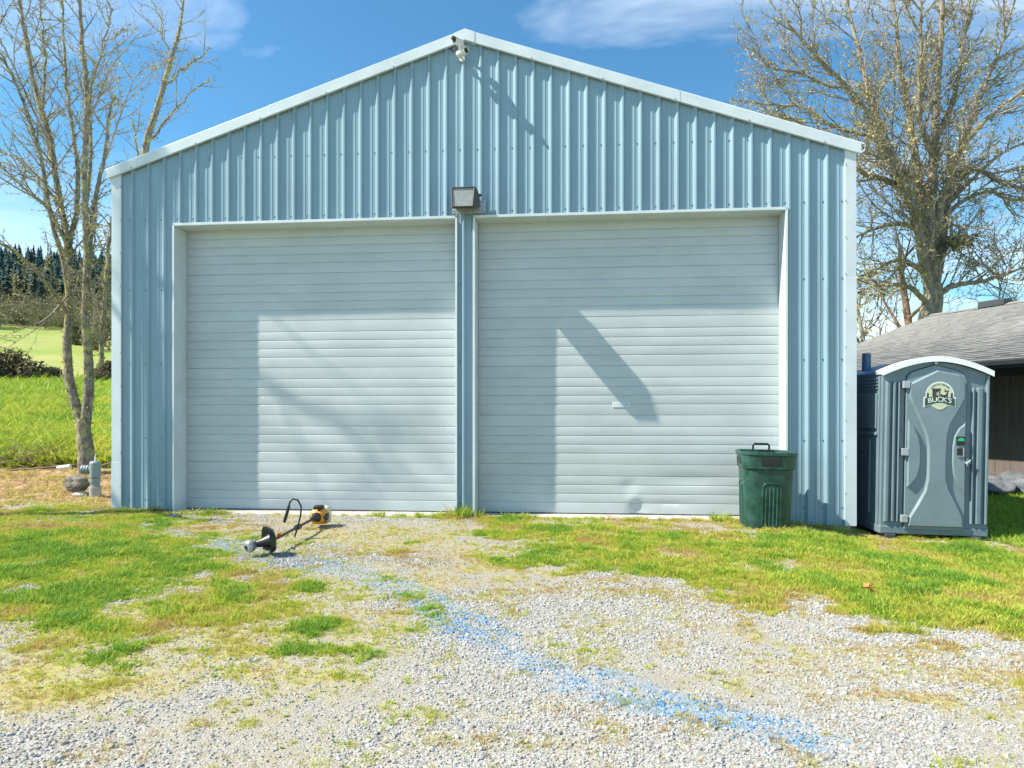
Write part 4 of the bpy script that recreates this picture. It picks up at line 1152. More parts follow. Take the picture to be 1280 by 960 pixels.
# scraps by the left door jamb
c_ = G(206, 643); 
mb = MB(); r_ = random.Random(9)
def scrap(cx, cy, w, h, seed, m, label, name):
    r2 = np.random.default_rng(seed); n = 7; V = []; Fc = []
    for i in range(n):
        for j in range(n):
            x = (i/(n-1)-.5)*w; y = (j/(n-1)-.5)*h; e = 1-max(abs(x)/(w/2), abs(y)/(h/2))
            V.append((x+r2.normal(0, .008), y+r2.normal(0, .008), .006+.05*e**.5*(.4+r2.random())))
    for i in range(n-1):
        for j in range(n-1): Fc.append((i*n+j, (i+1)*n+j, (i+1)*n+j+1, i*n+j+1))
    o = MB().add(V, Fc).build(name, m); o.location = (cx, cy, gz(cx, cy)); tag(o, label, 'rag')
    return o
c_ = G(203, 640); scrap(c_[0], c_[1]-.1, .28, .14, 3, M['black'], 'crumpled black plastic scrap at the foot of the left door jamb', 'plastic_scrap')
c_ = G(217, 647); scrap(c_[0], c_[1], .20, .12, 4, M['greyrock'], 'crumpled grey rag on the ground by the left door jamb', 'rag')
c_ = G(1083, 744)
mb = MB(); V = [(0, 0, .03)]
for k in range(10):
    a = k*.628; r0 = .075 if k % 2 == 0 else .035; V.append((r0*math.cos(a), r0*math.sin(a)*.8, .035+.02*math.sin(a*2)))
o = mb.add(V, [(0, 1+k, 1+(k+1) % 10) for k in range(10)]).build('fallen_leaf', M['leafbrown']); o.location = (c_[0], c_[1], gz(*c_)+.02); o.rotation_euler = (.2, .15, .4)
tag(o, 'single orange brown leaf on the grass near the toilet', 'leaf')

# ------------------------------------------------------------------ house at the right
B = R(70.6)
EX, EY = math.cos(B), -math.sin(B)     # along the eave, towards the camera
NX, NY = math.sin(B), math.cos(B)      # up the roof slope
H0v = Vector((9.01, 11.97, 0))
def HP(s, w, z): return (H0v.x-EX*s+NX*w, H0v.y-EY*s+NY*w, z)    # s back along the eave, w into the house
house = empty('house', HP(0, 0, 0))
tag(house, 'low brown house with grey shingle roof behind the portable toilet', 'house')
house_inv = Matrix.Translation(house.location).inverted()
class HB(MB):
    def build(s, *a, **k):
        s.v = [tuple(Vector(p)-Vector(house.location)) for p in s.v]; return MB.build(s, *a, **k)
def hbox(s0, s1, w0, w1, z0, z1):
    m = HB(); return m.add([HP(s1, w0, z0), HP(s0, w0, z0), HP(s0, w1, z0), HP(s1, w1, z0), HP(s1, w0, z1), HP(s0, w0, z1), HP(s0, w1, z1), HP(s1, w1, z1)],
                 [(0,3,2,1),(4,5,6,7),(0,1,5,4),(1,2,6,5),(2,3,7,6),(3,0,4,7)])
HE, HS, HSPAN = 2.28, .333, 5.5
S0, S1 = -5.0, 6.0
WOFF = 1.55
GZH = -.26
hbox(S0, S1-.4, WOFF+.03, 2*HSPAN-WOFF, GZH-.2, .04).build('foundation', M['concrete'], house)
# board siding, one board each
s = S0; k = 0
bw = .30
while s < S1-.45:
    hbox(s+.004, s+bw-.004, WOFF, WOFF+.03, .02, HE+.12).build('siding_board', M['housewall'], house); s += bw; k += 1
hbox(S0, S1-.42, WOFF+.022, WOFF+.035, .03, HE+.1).build('sheathing', M['fascia'], house)
# far gable wall
m_ = HB(); se = S1-.42
m_.add([HP(se, WOFF, -.1), HP(se, 2*HSPAN-WOFF, -.1), HP(se, 2*HSPAN-WOFF, HE+WOFF*HS-.1), HP(se, HSPAN, HE+HSPAN*HS-.1), HP(se, WOFF, HE+WOFF*HS-.1)], [(0, 1, 2, 3, 4)]); m_.build('gable_wall', M['housewall'], house)
# soffit, beam, fascia, gutter
hbox(S0, S1, .02, WOFF, HE-.03, HE-.01).build('soffit', M['fascia'], house)
hbox(S0, S1, WOFF-.10, WOFF-.002, HE-.24, HE-.03).build('frieze_board', M['fascia'], house)
hbox(S0, S1, -.03, .02, HE-.17, HE+.0).build('fascia_board', M['fascia'], house)
m_ = HB(); prof = [(-.03, -.02), (-.13, -.02), (-.13, -.05), (-.10, -.12), (-.03, -.12)]
m_.loft([[HP(s_, w, HE+z) for w, z in prof] for s_ in (S0, S1)]); m_.build('gutter', M['fascia'], house)
# roof deck and shingle courses
m_ = HB(); m_.add([HP(S0, -.05, HE-.0), HP(S1+.2, -.05, HE), HP(S1+.2, HSPAN, HE+HSPAN*HS), HP(S0, HSPAN, HE+HSPAN*HS), HP(S1+.2, 2*HSPAN, HE), HP(S0, 2*HSPAN, HE)], [(0, 1, 2, 3), (3, 2, 4, 5)]); m_.build('roof_deck', M['fascia'], house)
def shingle_mat():
    m = material('grey_shingles', (0.28, 0.28, 0.265), 0.95, var=0.0, spec=0.2)
    nt = m.node_tree; b = nt.nodes['Principled BSDF']
    g = N(nt.nodes, 'ShaderNodeNewGeometry'); t = N(nt.nodes, 'ShaderNodeTexCoord')
    n = N(nt.nodes, 'ShaderNodeTexNoise'); n.inputs['Scale'].default_value = 60; n.inputs['Detail'].default_value = 4; nt.links.new(t.outputs['Object'], n.inputs[0])
    ad = N(nt.nodes, 'ShaderNodeMath', operation='ADD'); nt.links.new(g.outputs['Random Per Island'], ad.inputs[0]); nt.links.new(n.outputs['Fac'], ad.inputs[1])
    r = N(nt.nodes, 'ShaderNodeMapRange'); r.inputs[1].default_value = .3; r.inputs[2].default_value = 1.7; nt.links.new(ad.outputs[0], r.inputs[0])
    rp = N(nt.nodes, 'ShaderNodeValToRGB'); rp.color_ramp.elements[0].color = (.15, .15, .142, 1); rp.color_ramp.elements[1].color = (.27, .268, .255, 1)
    nt.links.new(r.outputs[0], rp.inputs[0]); nt.links.new(rp.outputs[0], b.inputs['Base Color'])
    return m
M['shingle'] = shingle_mat()
course = .145; nc = int(HSPAN/course)+1
for c in range(nc):
    w0 = -.08+c*course; w1 = min(w0+course+.03, HSPAN+.02); m_ = HB(); s = S0-(.15 if c % 2 else 0); rs = random.Random(c)
    m_ = HB()
    while s < S1+.22:
        L = rs.uniform(.14, .34); e = min(s+L, S1+.22); t = .012+rs.choice((0, .006, .006))
        def zz(w): return HE+w*HS
        m_.add([HP(e, w0, zz(w0)+t+.006), HP(s, w0, zz(w0)+t+.006), HP(s, w1, zz(w1)+.006), HP(e, w1, zz(w1)+.006), HP(e, w0, zz(w0)), HP(s, w0, zz(w0))], [(0, 1, 2, 3), (4, 5, 1, 0)])
        s = e+.002
    m_.build('shingle_course', M['shingle'], house)
m_ = HB(); m_.loft([[HP(s_, HSPAN-.15, HE+(HSPAN-.15)*HS+.03), HP(s_, HSPAN, HE+HSPAN*HS+.05), HP(s_, HSPAN+.15, HE+(HSPAN-.15)*HS+.03)] for s_ in (S0, S1+.22)]); m_.build('ridge_cap', M['shingle'], house)
hbox(4.05, 4.75, HSPAN-.16, HSPAN+.16, HE+HSPAN*HS-.02, HE+HSPAN*HS+.16).build('roof_vent', M['fascia'], house, bevel=.02)
# red pole leaning at the wall, boulders in front
p0 = HP(1.9, WOFF-.22, -.2); p1 = HP(1.9, WOFF-.05, 1.0)
rp_ = empty('red_pole', p0); tag(rp_, 'thin red pole with dark top leaning on the brown house wall', 'pole')
d_v = Vector(p1)-Vector(p0)
MB().tube([d_v*0, d_v*.10], .03, 10).build('foot', M['fascia'], rp_, smooth=True)
MB().tube([d_v*.10, d_v*.78], .045, 10).build('shaft', M['rust'], rp_, smooth=True)
MB().tube([d_v*.78, d_v*.84, d_v*1.0], [.04, .03, .012], 10).build('tip', M['black'], rp_, smooth=True)
for i, (px, py, Y, sz, lab) in enumerate([(1262, 608, 13.2, .42, 'largest grey boulder at the foot of the brown house wall'), (1238, 612, 12.9, .36, 'low grey boulder between the toilet and the largest boulder'), (1279, 614, 12.6, .40, 'grey boulder at the right edge before the house wall'), (1250, 619, 12.4, .34, 'flat grey stone in front of the boulders by the house'), (1226, 618, 12.6, .26, 'small grey stone close behind the toilet')]):
    a = at(px, py, Y); o = rock_mesh('boulder', (a[0], a[1], gz(a[0], a[1])+.05+sz*.25), (sz, sz*.8, sz*.8), 20+i, M['greyrock']); o.rotation_euler = (0, 0, i*1.3); tag(o, lab, 'boulder', 'boulders by the house')
# grass by the house side
nf = 9000; X = 5.7+5.5*rng.random(nf); Y = 7.6+5.6*rng.random(nf); k = (X < .93*Y) & (((X-9.01)*NX+(Y-11.97)*NY) < WOFF-.7)
X, Y = X[k], Y[k]; n = len(X); hh = .06+.05*rng.random(n)
scatter('side_grass', np.stack([X, Y, gz(X, Y)], 1), np.stack([hh*1.3, hh*1.3, hh], 1), np.stack([rng.normal(0, .15, n), rng.normal(0, .15, n), rng.random(n)*6.28], 1), np.clip(rng.normal(.85, .1, n), 0, 1), rng.integers(0, 4, n), clumps[:4], 'dark green grass between the portable toilet and the house', 'grass')

# ------------------------------------------------------------------ trees
class Tree:
    def __init__(s, seed): s.r = np.random.default_rng(seed); s.lines = []
    def line(s, pts, r0, r1, lev): 
        pts = np.asarray(pts, float); s.lines.append((pts, np.linspace(r0, r1, len(pts)), lev)); return pts
    def smooth(s, ctrl, sub=5):
        c = np.asarray(ctrl, float); out = []
        P = np.vstack([2*c[0]-c[1], c, 2*c[-1]-c[-2]])
        for i in range(1, len(P)-2):
            for t in np.linspace(0, 1, sub, endpoint=False):
                out.append(.5*((2*P[i])+(-P[i-1]+P[i+1])*t+(2*P[i-1]-5*P[i]+4*P[i+1]-P[i+2])*t*t+(-P[i-1]+3*P[i]-3*P[i+1]+P[i+2])*t**3))
        out.append(P[-2]); return np.array(out)
    def shoot(s, p, d, L, r0, r1, lev, nseg, wob, up):
        pts = [p]; d = d/np.linalg.norm(d)
        for i in range(nseg):
            d = d+s.r.normal(0, wob, 3)+np.array([0, 0, up]); d /= np.linalg.norm(d); pts.append(pts[-1]+d*L/nseg)
        return s.line(pts, r0, r1, lev)
    def sub(s, pts, rad, lev, spec):
        """spec: list per level (spacing, len, radius, angle, wobble, up, from)"""
        if lev >= len(spec): return
        sp, Lm, rm, ang, wob, up, fr = spec[lev]
        seg = np.linalg.norm(np.diff(pts, axis=0), axis=1); tot = seg.sum(); cum = np.concatenate([[0], np.cumsum(seg)])
        d = tot*fr+sp*s.r.random()
        while d < tot:
            i = min(np.searchsorted(cum, d)-1, len(seg)-1); i = max(i, 0); t = (d-cum[i])/max(seg[i], 1e-6)
            p = pts[i]*(1-t)+pts[i+1]*t; ax_ = pts[i+1]-pts[i]; ax_ /= np.linalg.norm(ax_)
            q_ = s.r.normal(size=3); q_ -= ax_*(q_@ax_); q_ /= np.linalg.norm(q_)
            a = ang*(.7+.6*s.r.random()); dv = ax_*math.cos(a)+q_*math.sin(a)
            L = Lm*(.5+s.r.random())*(1-.45*d/tot); r0 = min(rm*(.7+.6*s.r.random()), rad[0]*.8)
            c = s.shoot(p, dv, L, r0, r0*.4, lev+2, 5 if L > 1 else 3, wob, up)
            s.sub(c, [r0], lev+1, spec)
            d += sp*(.5+s.r.random())
    def mesh(s, name, levels, sides, m, parent, origin):
        V = []; Fq = []; off = 0
        for pts, rad, lev in s.lines:
            if lev not in levels: continue
            n = sides[lev]; k = len(pts); T = np.gradient(pts, axis=0); T /= np.linalg.norm(T, axis=1)[:, None]+1e-9
            ref = np.eye(3)[np.argmin(np.abs(T.mean(0)))]
            a = np.cross(T, ref); a /= np.linalg.norm(a, axis=1)[:, None]+1e-9; b = np.cross(T, a)
            w = np.arange(n)*2*np.pi/n
            ring = pts[:, None, :]+(a[:, None, :]*np.cos(w)[None, :, None]+b[:, None, :]*np.sin(w)[None, :, None])*rad[:, None, None]
            V.append(ring.reshape(-1, 3)); i = np.arange(k-1)[:, None]*n; j = np.arange(n)[None, :]
            Fq.append(np.stack([i+j, i+(j+1) % n, i+n+(j+1) % n, i+n+j], -1).reshape(-1, 4)+off); off += k*n
        if not V: return None
        return mesh_np(name, np.concatenate(V)-np.asarray(origin), [np.concatenate(Fq)], m, parent, smooth=True)
    def tufts(s, name, levels, per_m, size, m, parent, origin, zmin=-9, spread=1.0):
        """small leaf-sized faces along the twigs"""
        C = []; Rr = []
        for pts, rad, lev in s.lines:
            if lev not in levels: continue
            L = np.linalg.norm(np.diff(pts, axis=0), axis=1).sum(); n = s.r.poisson(per_m*L)
            if not n: continue
            t = s.r.random(n)*(len(pts)-1); i = t.astype(int); f = (t-i)[:, None]
            C.append(pts[i]*(1-f)+pts[i+1]*f); Rr.append(np.interp(t, np.arange(len(rad)), rad))
        if not C: return None
        C = np.concatenate(C); Rr = np.concatenate(Rr); k = C[:, 2] > zmin; C, Rr = C[k], Rr[k]; n = len(C)
        u = s.r.normal(size=(n, 3)); u /= np.linalg.norm(u, axis=1)[:, None]; v = s.r.normal(size=(n, 3)); v = np.cross(u, v); v /= np.linalg.norm(v, axis=1)[:, None]
        C = C+u*(Rr[:, None]*spread); sz = size*(.5+s.r.random((n, 1)))
        V = np.stack([C, C+u*sz+v*sz*.5, C+u*sz*1.7, C+u*sz-v*sz*.5], 1).reshape(-1, 3)
        return mesh_np(name, V-np.asarray(origin), [np.arange(4*n).reshape(n, 4)], m, parent)
SIDES = {0: 12, 1: 9, 2: 6, 3: 4, 4: 3, 5: 3, 6: 3}

# left tree: stems read off the photo, each at its own depth
lt = Tree(3); D0 = 11.8
def stem(pix, r0, r1, lev, dz0=0, dz1=0, sub=5):
    pts = [at(x, y, D0+dz0+(dz1-dz0)*i/(len(pix)-1)) for i, (x, y) in enumerate(pix)]
    p = lt.smooth(pts, sub); n = len(p); p += lt.r.normal(0, .012, p.shape)*np.linspace(0, 1, n)[:, None]
    lt.line(p, r0*.80, r1*.8, lev); return p
stems = [
 ([(108,596),(108,575),(106,550),(104,528)], .175, .145, 0, 0, 0),
 ([(103,532),(93,500),(86,470),(84,430),(86,395),(86,350),(84,310),(78,265),(68,215),(62,170),(45,115),(33,53),(24,-10)], .105, .03, 0, 0, .3),
 ([(106,535),(110,500),(111,465),(108,420),(107,380),(109,330),(107,270),(106,215),(108,150),(107,90),(102,53),(98,-20)], .11, .03, 0, 0, -.3),
 ([(114,470),(122,462),(127,448),(127,420),(130,385),(133,345),(137,300),(139,270)], .06, .03, 1, 0, -.5),
 ([(85,360),(78,320),(68,290),(60,250),(52,200),(40,160),(22,110),(8,80),(-10,50)], .055, .018, 1, .1, -.5),
 ([(86,330),(88,300),(96,262),(97,215),(92,170),(84,110),(80,53),(78,0)], .06, .02, 1, 0, .8),
 ([(85,300),(76,255),(70,220),(60,180),(54,130),(56,90),(55,53),(50,0)], .05, .016, 1, 0, 1.2),
 ([(110,330),(116,270),(122,235),(131,195),(136,150),(144,117)], .055, .02, 1, 0, -.2),
 ([(107,260),(112,220),(114,180),(112,140),(116,100),(130,53),(140,10)], .04, .012, 1, 0, .6),
 ([(86,395),(70,370),(55,350),(35,328),(15,312),(0,305),(-20,300)], .045, .014, 1, 0, -1.2),
 ([(84,370),(62,395),(40,405),(22,385),(10,372),(-10,360)], .022, .008, 2, 0, -1.4),
 ([(86,310),(60,262),(35,240),(10,215),(-15,195)], .035, .01, 1, 0, .5),
 ([(80,270),(55,230),(30,205),(0,188),(-20,182)], .03, .01, 1, 0, 1.1),
 ([(107,300),(112,290),(124,283),(135,282)], .015, .006, 2, 0, -.4),
 ([(131,200),(142,170),(155,130),(168,100),(190,75)], .022, .006, 2, -.2, -.6),
 ([(112,150),(128,110),(142,80),(160,60),(175,40)], .022, .006, 2, .2, .6),
 ([(60,175),(38,130),(20,90),(5,60),(-10,35)], .025, .01, 2, 0, -.8),
 ([(107,420),(112,380),(113,340),(118,300),(121,250)], .035, .012, 1, .15, .6),
]
lt_pts = []
for (pix, r0, r1, lev, a, b) in stems: lt_pts.append((stem(pix, r0, r1, lev, a, b), r0, r1, lev))
spec_l = [(.22, .95, .012, .75, .12, .06, .22), (.15, .42, .006, .8, .12, .03, .15), (.13, .18, .0040, .8, .1, .02, .3)]
for (p, r0, r1, lev) in lt_pts[1:]:
    lt.sub(p, [r1*1.5], 0, spec_l)
tb = Vector(at(108, 590, D0)); tb = Vector((tb.x, tb.y, gz(tb.x, tb.y)))
def tree_thing(T, name, base, label, group, barkm, tuft, trunk_levels=(0, 1), crown_levels=(2, 3, 4, 5), extra=None):
    e = empty(name, base); tag(e, label, 'tree', group)
    T.mesh('trunk', trunk_levels, SIDES, barkm, e, base)
    c = T.mesh('crown', crown_levels, SIDES, M['twig'], e, base)
    for (nm, lv, per, size, m, spread) in tuft:
        T.tufts(nm, lv, per, size, m, c if c else e, base, spread=spread)
    return e
tree_thing(lt, 'bare_tree', tb, 'bare multi stemmed tree with yellow lichen left of the shed', 'bare trees', M['bark'],
           [('lichen', (0, 1), 120, .020, M['lichen'], .98), ('lichen', (2, 3), 22, .018, M['lichen'], 1.0), ('buds', (4,), 14, .012, M['bud'], 1.0)])
# second tree rising behind the left eave
t2 = Tree(8); 
D1 = 15.5
def px_line(T, pix, D, r0, r1, lev, dz=0, sub=5):
    pts = [at(x, y, D+dz*i/(len(pix)-1)) for i, (x, y) in enumerate(pix)]; p = T.smooth(pts, sub); p += T.r.normal(0, .015, p.shape); T.line(p, r0, r1, lev); return p
b2 = at(160, 560, D1); b2 = (b2[0], b2[1], gz(b2[0], b2[1]))
p0 = T0 = t2.smooth([b2, at(166, 400, D1), at(172, 280, D1), at(182, 185, D1), at(192, 150, D1), at(204, 110, D1), at(215, 70, D1), at(224, 40, D1), at(230, -5, D1)], 5); t2.line(p0, .11, .02, 0)
l2 = [px_line(t2, [(182,185),(200,160),(222,135),(240,115),(262,98)], D1, .03, .008, 1, .5), px_line(t2, [(204,110),(225,90),(245,75),(265,60)], D1, .025, .008, 1, -.5), px_line(t2, [(172,280),(168,230),(172,190),(166,150)], D1, .04, .012, 1, -.6), px_line(t2, [(214,72),(205,50),(200,25),(190,0)], D1, .02, .006, 1, .4)]
for p in l2+[p0[18:]]: t2.sub(p, [.03], 0, [(.4, .8, .012, .7, .12, .05, .1), (.22, .4, .007, .8, .12, .03, .15), (.2, .18, .005, .8, .1, .02, .3)])
tree_thing(t2, 'bare_tree', b2, 'slim bare tree rising behind the left roof edge of the shed', 'bare trees', M['bark'], [('lichen', (0, 1), 40, .03, M['lichen'], 1.0), ('buds', (3, 4), 10, .02, M['bud'], 1.0)])

# big tree behind the house
t3 = Tree(21); D2 = 26.0
b3 = at(1165, 405, D2); b3 = (b3[0], b3[1], -.3)
t3.line(t3.smooth([b3, at(1160, 440, D2), at(1162, 400, D2), at(1166, 375, D2), at(1167, 355, D2)], 4), .50, .30, 0)
limbs = [
 ([(1167,360),(1165,320),(1163,280),(1165,230),(1168,170),(1172,110),(1176,50),(1180,-20),(1186,-90)], .23, .05, 0, 0),
 ([(1164,370),(1155,330),(1146,280),(1130,235),(1112,190),(1090,150),(1060,110),(1020,70),(985,30)], .20, .04, 1, -1.5),
 ([(1168,355),(1176,310),(1182,260),(1192,210),(1210,160),(1230,110),(1250,60),(1268,0)], .20, .04, 1, 1.5),
 ([(1166,330),(1158,270),(1146,210),(1138,150),(1126,90),(1120,30),(1110,-40)], .2, .04, 1, 1.0),
 ([(1168,300),(1180,240),(1200,190),(1232,150),(1270,120),(1310,90)], .15, .03, 1, -2.0),
 ([(1169,375),(1182,362),(1200,355),(1225,352),(1250,345),(1275,336),(1300,333)], .13, .03, 1, -1.0),
 ([(1160,345),(1140,330),(1120,325),(1098,335),(1078,345)], .12, .03, 1, -1.8),
 ([(1160,380),(1142,362),(1118,356),(1092,358),(1072,366)], .11, .03, 1, -2.2),
 ([(1150,290),(1128,280),(1100,283),(1080,292),(1062,300)], .12, .03, 1, -1.5),
 ([(1130,235),(1105,225),(1075,215),(1050,190),(1010,160),(975,140)], .12, .025, 1, -2.5),
 ([(1182,270),(1205,250),(1235,240),(1262,250),(1290,248)], .10, .025, 1, 2.0),
 ([(1190,215),(1220,210),(1250,228),(1280,235),(1300,232)], .11, .025, 1, -1.0),
 ([(1112,190),(1085,170),(1045,160),(1005,135),(965,130),(950,110)], .10, .02, 1, .5),
 ([(1060,110),(1030,105),(1000,90),(965,85),(940,60)], .07, .015, 1, .8),
 ([(1168,180),(1190,130),(1200,80),(1210,20),(1215,-40)], .12, .03, 1, .6),
 ([(1168,200),(1150,150),(1150,100),(1152,50),(1150,-30)], .12, .03, 1, -1.2),
 ([(1165,250),(1120,200),(1090,130),(1075,70),(1060,10),(1050,-40)], .14, .03, 1, 2.0),
 ([(1175,330),(1188,300),(1190,280),(1205,295),(1215,330)], .06, .02, 1, -1.0),
 ([(1250,345),(1230,330),(1228,315),(1242,305)], .03, .012, 2, -.5),
 ([(1255,400),(1250,360),(1262,330),(1266,315)], .03, .012, 2, 0),
 ([(1165,300),(1140,265),(1120,215),(1095,195),(1070,190)], .09, .02, 1, -3.0),
 ([(1166,290),(1185,255),(1215,225),(1255,190),(1300,170)], .12, .025, 1, 2.5),
]
spec_r = [(.29, 2.3, .030, .62, .13, .045, .12), (.25, 1.05, .014, .7, .13, .02, .12), (.22, .52, .009, .75, .12, .0, .15)]
for (pix, r0, r1, lev, dz) in limbs:
    p = px_line(t3, pix, D2, r0, r1, lev, dz, 4); t3.sub(p, [r1*2], 0, spec_r)
big = tree_thing(t3, 'bare_tree', b3, 'huge spreading bare tree behind the grey shingle roof', 'bare trees', M['bark2'],
           [('buds', (4,), 7.5, .040, M['bud'], 1.0), ('lichen', (2, 3), 2.6, .060, M['lichen'], 1.0), ('lichen', (1,), 10, .06, M['lichen'], 1.1)])
# leaf nests / mistletoe clumps in the big tree
def ball(name, c, r, n, size, m, seed, parent=None, squash=.8):
    r_ = np.random.default_rng(seed); u = r_.normal(size=(n, 3)); u /= np.linalg.norm(u, axis=1)[:, None]; rad = r*(r_.random((n, 1))**.45)*(0.75+.35*np.sin(u[:, :1]*5+seed)*np.cos(u[:, 1:2]*4))
    C = u*rad*np.array([1, 1, squash]); a = r_.normal(size=(n, 3)); a /= np.linalg.norm(a, axis=1)[:, None]; b = np.cross(a, u); b /= np.linalg.norm(b, axis=1)[:, None]+1e-6
    s = size*(.5+r_.random((n, 1)))
    V = np.stack([C-a*s, C-b*s*.4, C+a*s, C+b*s*.4], 1).reshape(-1, 3)+np.asarray(c)
    return mesh_np(name, V, [np.arange(4*n).reshape(n, 4)], m, parent)
for i, (x, y, r) in enumerate([(1196, 302, .7)]):
    p = at(x, y, D2-.6); ball('mistletoe', np.array(p)-np.array(b3), r, 420, .10, M['woodland'], 40+i, big, .5)
# neighbours of the big tree
def auto_tree(seed, base, h, r, spread, label, barkm, spec, tuft, nl=7, name='bare_tree', group='bare trees', up=.06, first=.3):
    T = Tree(seed); base = np.array(base, float)
    tr = T.shoot(base, np.array([T.r.normal(0, .06), T.r.normal(0, .06), 1.]), h, r, r*.25, 0, 9, .07, .06)
    for k in range(nl):
        t = first+(.92-first)*k/(nl-1); i = t*(len(tr)-1); j = int(i); p = tr[j]+(tr[min(j+1, len(tr)-1)]-tr[j])*(i-j)
        a = k*2.4+T.r.random(); L = spread*(1.15-t*.6); d = np.array([math.cos(a), math.sin(a), .55+t*.7])
        c = T.shoot(p, d, L, r*(.5-.3*t), r*.08, 1, 7, .10, up); T.sub(c, [r*.2], 0, spec)
    T.sub(tr[4:], [r*.3], 0, spec)
    return tree_thing(T, name, tuple(base), label, group, barkm, tuft)
sp_n = [(.55, 1.5, .026, .7, .13, .03, .15), (.38, .8, .014, .7, .13, .02, .15), (.3, .4, .009, .75, .12, 0, .2)]
a = at(1146, 420, 27.0); auto_tree(35, (a[0], a[1], -.3), 8.5, .26, 3.0, 'reddish bare trunk standing just left of the huge bare tree', M['barkred'], sp_n, [('buds', (4,), 5, .035, M['bud'], 1.0)], nl=6, first=.45)
a = at(1108, 430, 31); auto_tree(32, (a[0], a[1], -.3), 7.2, .20, 3.2, 'low bare tree just right of the shed corner, behind the house', M['bark2'], sp_n, [('buds', (4, 3), 6, .05, M['bud'], 1.0)], nl=8)
a = at(1080, 430, 36); auto_tree(33, (a[0], a[1], -.3), 6.5, .16, 3.0, 'farther bare tree half hidden by the shed corner', M['bark2'], sp_n, [('buds', (4, 3), 7, .055, M['bud'], 1.0)], nl=8)
a = at(1225, 420, 38); auto_tree(34, (a[0], a[1], -.3), 7.5, .18, 3.4, 'small bare tree showing low over the ridge of the house', M['bark2'], sp_n, [('buds', (4,), 4, .045, M['bud'], 1.0)], nl=8)
def bush(name, loc, size, n, leaf, m, seed, label, stems=10, group=None):
    e = empty(name, loc); tag(e, label, 'bush', group); r_ = random.Random(seed)
    mb = MB()
    for k in range(stems):
        a = r_.random()*6.28; d_ = Vector((math.cos(a)*size[0]*.7, math.sin(a)*size[1]*.7, size[2]*r_.uniform(.7, 1.1)))
        mb.tube([(0, 0, -.05), d_*.5+Vector((0, 0, size[2]*.2)), d_], [.03, .02, .006], 5)
    mb.build('stems', M['wood'], e, smooth=True)
    rr = np.random.default_rng(seed); lob = 16
    c = np.stack([rr.normal(0, .45, lob)*size[0], rr.normal(0, .4, lob)*size[1], size[2]*(.2+.6*rr.random(lob))], 1); c[:, 2] *= np.clip(1.1-np.abs(c[:, 0])/size[0]*.5, .4, 1)
    k = rr.integers(0, lob, n); u = rr.normal(size=(n, 3)); u /= np.linalg.norm(u, axis=1)[:, None]
    C = c[k]+u*(rr.random((n, 1))**.5)*np.array([size[0]*.36, size[1]*.4, size[2]*.32]); C[:, 2] = np.abs(C[:, 2])
    a = rr.normal(size=(n, 3)); a /= np.linalg.norm(a, axis=1)[:, None]; b = np.cross(a, u); b /= np.linalg.norm(b, axis=1)[:, None]+1e-6; s = leaf*(.5+rr.random((n, 1)))
    V = np.stack([C-a*s, C-b*s*.5, C+a*s, C+b*s*.5], 1).reshape(-1, 3)
    mesh_np('foliage', V, [np.arange(4*n).reshape(n, 4)], m, e); return e
a = at(1118, 425, 29); bush('shrub', (a[0], a[1], -.3), (2.4, 1.6, 4.4), 3600, .10, M['shrub'], 51, 'yellow green shrub at the foot of the trees behind the house')
a = at(1076, 425, 33); bush('shrub', (a[0], a[1], -.3), (2.0, 1.6, 4.6), 3000, .11, M['woodland'], 52, 'olive brown shrub next to the shed corner behind the house')
# tree out of frame at the left whose branches throw the faint streaks on the left door
auto_tree(61, (*[SH(-12.2, -2.6, 0)[k] for k in (0, 1)], 0.0), 12.5, .17, 3.2, 'slim bare tree just outside the left edge of the picture', M['bark'],
          [(.8, 1.6, .014, .6, .1, .06, .2), (.5, .7, .007, .7, .1, .03, .2)], [('lichen', (0, 1), 10, .03, M['lichen'], 1.0)], nl=9, first=.35, up=.12)

# ------------------------------------------------------------------ far left: brambles, wood, forest
for i, (px, py, Y, sz, lab) in enumerate([(2, 487, 56, (3.6, 2.2, 3.3), 'large brown bramble thicket at the left edge of the field'), (60, 487, 57, (1.3, 1.2, 1.7), 'smaller greenish bramble bush right of the large thicket'), (138, 489, 52, (1.2, 1.2, 2.2), 'bramble bush between the left tree and the shed corner'), (136, 448, 118, (4.5, 4, 6.0), 'dark round bush on the far green slope beside the shed edge'), (98, 442, 128, (3.5, 3, 4.0), 'small dark bush on the far slope behind the left tree')]):
    a = at(px, py, Y); bush('bramble_bush', (a[0], a[1], gz(a[0], a[1])), sz, 4200, .10+.0012*Y, M['bramble'] if i in (0, 1, 2) else M['woodland'], 70+i, lab, 14, 'bushes beyond the field')
tag(MB().tube([(0, 0, -.1), (0, 0, 1.5)], .045, 6).build('fence_post', M['wood'], None), 'thin fence post beside the bramble bush', 'post').location = (lambda a: (a[0], a[1], float(gz(a[0], a[1]))))(at(76, 492, 50))
def conifer_proto(i):
    r = np.random.default_rng(400+i); V = []; Fc = []
    for k in range(22):
        t = k/22; z = .10+.9*t; rad = .21*(1-t)**.8*(.8+.4*r.random())+.008
        for j in range(8):
            a = r.random()*6.28; L = rad*(.6+.7*r.random()); w = L*.34; c, s = math.cos(a), math.sin(a); o = len(V); dz = -.035-.05*r.random()
            V += [(0, 0, z+.02), (c*L*.6-s*w, s*L*.6+c*w, z+dz*.7), (c*L, s*L, z+dz), (c*L*.6+s*w, s*L*.6-c*w, z+dz*.7)]; Fc += [(o, o+1, o+2, o+3)]
    o = len(V); V += [(-.012, 0, 0), (.012, 0, 0), (0, 0, .95), (0, -.012, 0), (0, .012, 0)]; Fc += [(o, o+1, o+2), (o+3, o+4, o+2)]
    return proto('conifer', V, Fc, M['conifer'])
